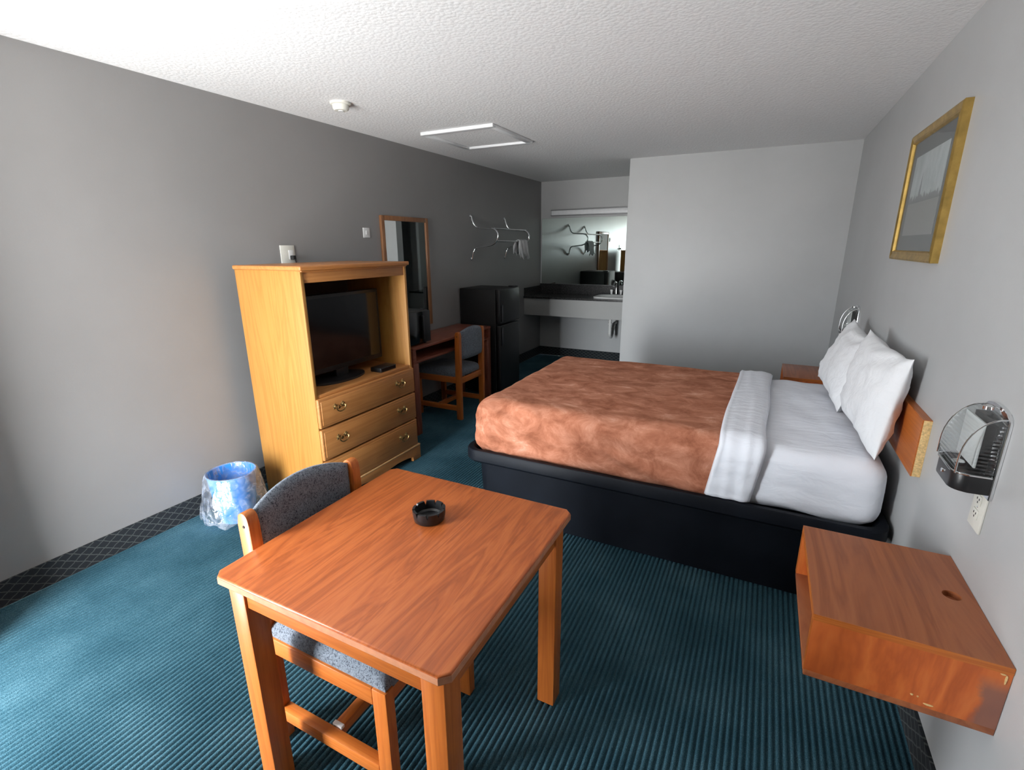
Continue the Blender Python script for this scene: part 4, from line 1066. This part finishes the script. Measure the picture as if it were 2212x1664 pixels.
for z in (0.900, 0.858):
    bm = bmesh.new(); box(bm, XR - 0.0085, XR - 0.006, 1.655, 1.689, z - 0.014, z + 0.014, 0.001); r_ = part('receptacle', bm, 'ivory', t)
    for (dy, dz_) in ((-0.007, 0.003), (0.007, 0.003), (0.0, -0.007)):
        part('slot', boxes([(XR - 0.0092, XR - 0.0085, 1.672 + dy - 0.0015, 1.672 + dy + 0.0015, z + dz_ - 0.003, z + dz_ + 0.003)]), 'dark_hole', r_)
bm = bmesh.new(); lathe(bm, [(0.003, 0), (0.002, -0.001)], (XR - 0.006, 1.672, 0.879), 10, 'x'); part('screw', bm, 'chrome', t)

# ------------------------------------------------------------------ framed picture
py0, py1, pz0, pz1 = 2.567, 3.352, 1.506, 2.099; pw = 0.045
t = thing('framed_picture', 'gold-framed pale landscape print hanging above the bed', 'picture', (XR, (py0 + py1) / 2, pz0))
part('mat_board', boxes([(XR - 0.014, XR - 0.010, py0 + pw, py1 - pw, pz0 + pw, pz1 - pw)]), 'mat_board', t)
part('print', boxes([(XR - 0.0155, XR - 0.014, py0 + pw + 0.085, py1 - pw - 0.085, pz0 + pw + 0.07, pz1 - pw - 0.07)]), 'print', t)
part('picture_glass', boxes([(XR - 0.0185, XR - 0.0165, py0 + pw, py1 - pw, pz0 + pw, pz1 - pw)]), 'pic_glass', t)
def frame_side(a, b_, horiz):
    """mitred moulding with a raised outer edge"""
    bm = bmesh.new()
    prf = [(0.0, 0.0), (0.0, 0.026), (0.008, 0.030), (0.026, 0.024), (0.038, 0.027), (pw, 0.016), (pw, 0.0)]
    def P_(s, u, h):
        if horiz == 'bot': return (XR - h, (py0 + u) if s == 0 else (py1 - u), pz0 + u)
        if horiz == 'top': return (XR - h, (py0 + u) if s == 0 else (py1 - u), pz1 - u)
        if horiz == 'near': return (XR - h, py0 + u, (pz0 + u) if s == 0 else (pz1 - u))
        return (XR - h, py1 - u, (pz0 + u) if s == 0 else (pz1 - u))
    A_ = [bm.verts.new(P_(0, u, h)) for u, h in prf]; B_ = [bm.verts.new(P_(1, u, h)) for u, h in prf]; n = len(prf)
    for k in range(n): bm.faces.new((A_[k], A_[(k + 1) % n], B_[(k + 1) % n], B_[k]))
    bm.faces.new(A_[::-1]); bm.faces.new(B_); return bm
for s in ('bot', 'top', 'near', 'far'):
    f_ = part('frame', frame_side(0, 1, s), 'gold', t, angle=20)

# ------------------------------------------------------------------ vanity alcove
vy = 6.20; vx0, vx1 = XL + 0.001, AX - 0.016
t = thing('vanity_counter', 'dark granite vanity counter with grey apron in the alcove', 'vanity', ((vx0 + vx1) / 2, 6.48, 0.66))
sx0, sx1, sy0, sy1 = -2.02, -1.52, 6.27, 6.66
def slab_with_hole():
    bm = bmesh.new()
    for b_ in ((vx0, sx0 + 0.02, vy - 0.02, YB - 0.001, 0.895, 0.92), (sx1 - 0.02, vx1, vy - 0.02, YB - 0.001, 0.895, 0.92), (sx0 + 0.02, sx1 - 0.02, vy - 0.02, sy0 + 0.02, 0.895, 0.92), (sx0 + 0.02, sx1 - 0.02, sy1 - 0.02, YB - 0.001, 0.895, 0.92)):
        box(bm, *b_)
    return bm
part('worktop', slab_with_hole(), 'granite', t)
part('backsplash', boxes([(vx0, vx1, YB - 0.02, YB - 0.001, 0.92, 1.055)]), 'granite', t)
part('side_splash', boxes([(vx0, vx0 + 0.018, vy, YB - 0.02, 0.92, 1.03)]), 'granite', t)
part('apron', boxes([(vx0, vx1, vy, vy + 0.02, 0.665, 0.895)]), 'apron', t)
part('apron_bottom', boxes([(vx0, vx1, vy + 0.02, vy + 0.06, 0.665, 0.685)]), 'apron', t)
t = thing('sink', 'white drop-in sink basin set in the vanity counter', 'sink', ((sx0 + sx1) / 2, (sy0 + sy1) / 2, 0.76))
bm = bmesh.new(); n = 48; scx, scy = (sx0 + sx1) / 2, (sy0 + sy1) / 2
def se(a, hx, hy, e=0.5):
    c_, s_ = math.cos(a), math.sin(a); return (scx + hx * math.copysign(abs(c_) ** e, c_), scy + hy * math.copysign(abs(s_) ** e, s_))
lv = [(0.25, 0.195, 0.921), (0.252, 0.197, 0.936), (0.235, 0.18, 0.942), (0.215, 0.16, 0.935), (0.20, 0.145, 0.90), (0.16, 0.11, 0.80), (0.05, 0.04, 0.775), (0.02, 0.02, 0.774)]
rg = [[bm.verts.new((*se(2 * math.pi * k / n, hx, hy), z)) for k in range(n)] for hx, hy, z in lv]
for a, b_ in zip(rg[:-1], rg[1:]):
    for k in range(n): bm.faces.new((a[k], a[(k + 1) % n], b_[(k + 1) % n], b_[k]))
bm.faces.new(rg[-1])
part('basin', bm, 'porcelain', t, smooth=True, angle=50)
bm = bmesh.new(); lathe(bm, [(0.024, 0.775), (0.022, 0.779), (0.006, 0.777)], (scx, scy, 0), 20); part('drain', bm, 'chrome', t)
t = thing('faucet', 'chrome faucet standing behind the sink', 'faucet', (-1.80, 6.66, 0.92))
bm = bmesh.new(); box(bm, -1.88, -1.72, 6.668, 6.712, 0.92, 0.945, 0.008, 3); part('base', bm, 'chrome', t)
bm = bmesh.new(); tube(bm, smooth_path([(-1.80, 6.69, 0.94), (-1.80, 6.69, 1.06), (-1.80, 6.66, 1.10), (-1.80, 6.58, 1.10), (-1.80, 6.545, 1.06)]), 0.013, 12); part('spout', bm, 'chrome', t)
for x in (-1.865, -1.735):
    bm = bmesh.new(); lathe(bm, [(0.014, 0), (0.016, 0.03), (0.022, 0.05), (0.018, 0.06)], (x, 6.69, 0.944), 14); part('tap_handle', bm, 'white_plastic', t)
t = thing('drain_trap', 'white plastic drain trap under the sink', 'pipe', (-1.80, 6.50, 0.33))
bm = bmesh.new(); tube(bm, smooth_path([(-1.80, 6.46, 0.774), (-1.80, 6.46, 0.50), (-1.80, 6.47, 0.42), (-1.80, 6.53, 0.38), (-1.80, 6.59, 0.42), (-1.80, 6.61, 0.50), (-1.80, 6.65, 0.545), (-1.80, YB, 0.55)], 6), 0.02, 12); part('pipe', bm, 'pvc', t)
for z in (0.47, 0.56):
    bm = bmesh.new(); lathe(bm, [(0.028, 0), (0.028, 0.025)], (-1.80, 6.46 if z > 0.5 else 6.605, z), 16); part('slip_nut', bm, 'pvc', t)
t = thing('vanity_mirror', 'wide frameless mirror on the wall above the vanity', 'mirror', ((XL + AX) / 2, YB, 1.06))
part('mirror_glass', boxes([(-2.935, AX - 0.03, YB - 0.008, YB - 0.002, 1.058, 1.955)]), 'mirror_green', t)
part('mirror_backing', boxes([(-2.936, AX - 0.029, YB - 0.002, YB, 1.057, 1.956)]), 'black_matte', t)
t = thing('vanity_light', 'unlit strip light fixture above the vanity mirror', 'light fixture', (-2.0, YB, 1.985))
bm = bmesh.new(); box(bm, -2.775, -1.15, YB - 0.055, YB, 1.992, 2.052, 0.004); part('housing', bm, 'white_paint', t)
bm = bmesh.new(); box(bm, -2.78, -1.145, YB - 0.075, YB, 2.052, 2.062, 0.002); part('top_lip', bm, 'rubber', t)
bm = bmesh.new(); box(bm, -2.78, -1.145, YB - 0.075, YB, 1.982, 1.992, 0.002); part('bottom_lip', bm, 'rubber', t)
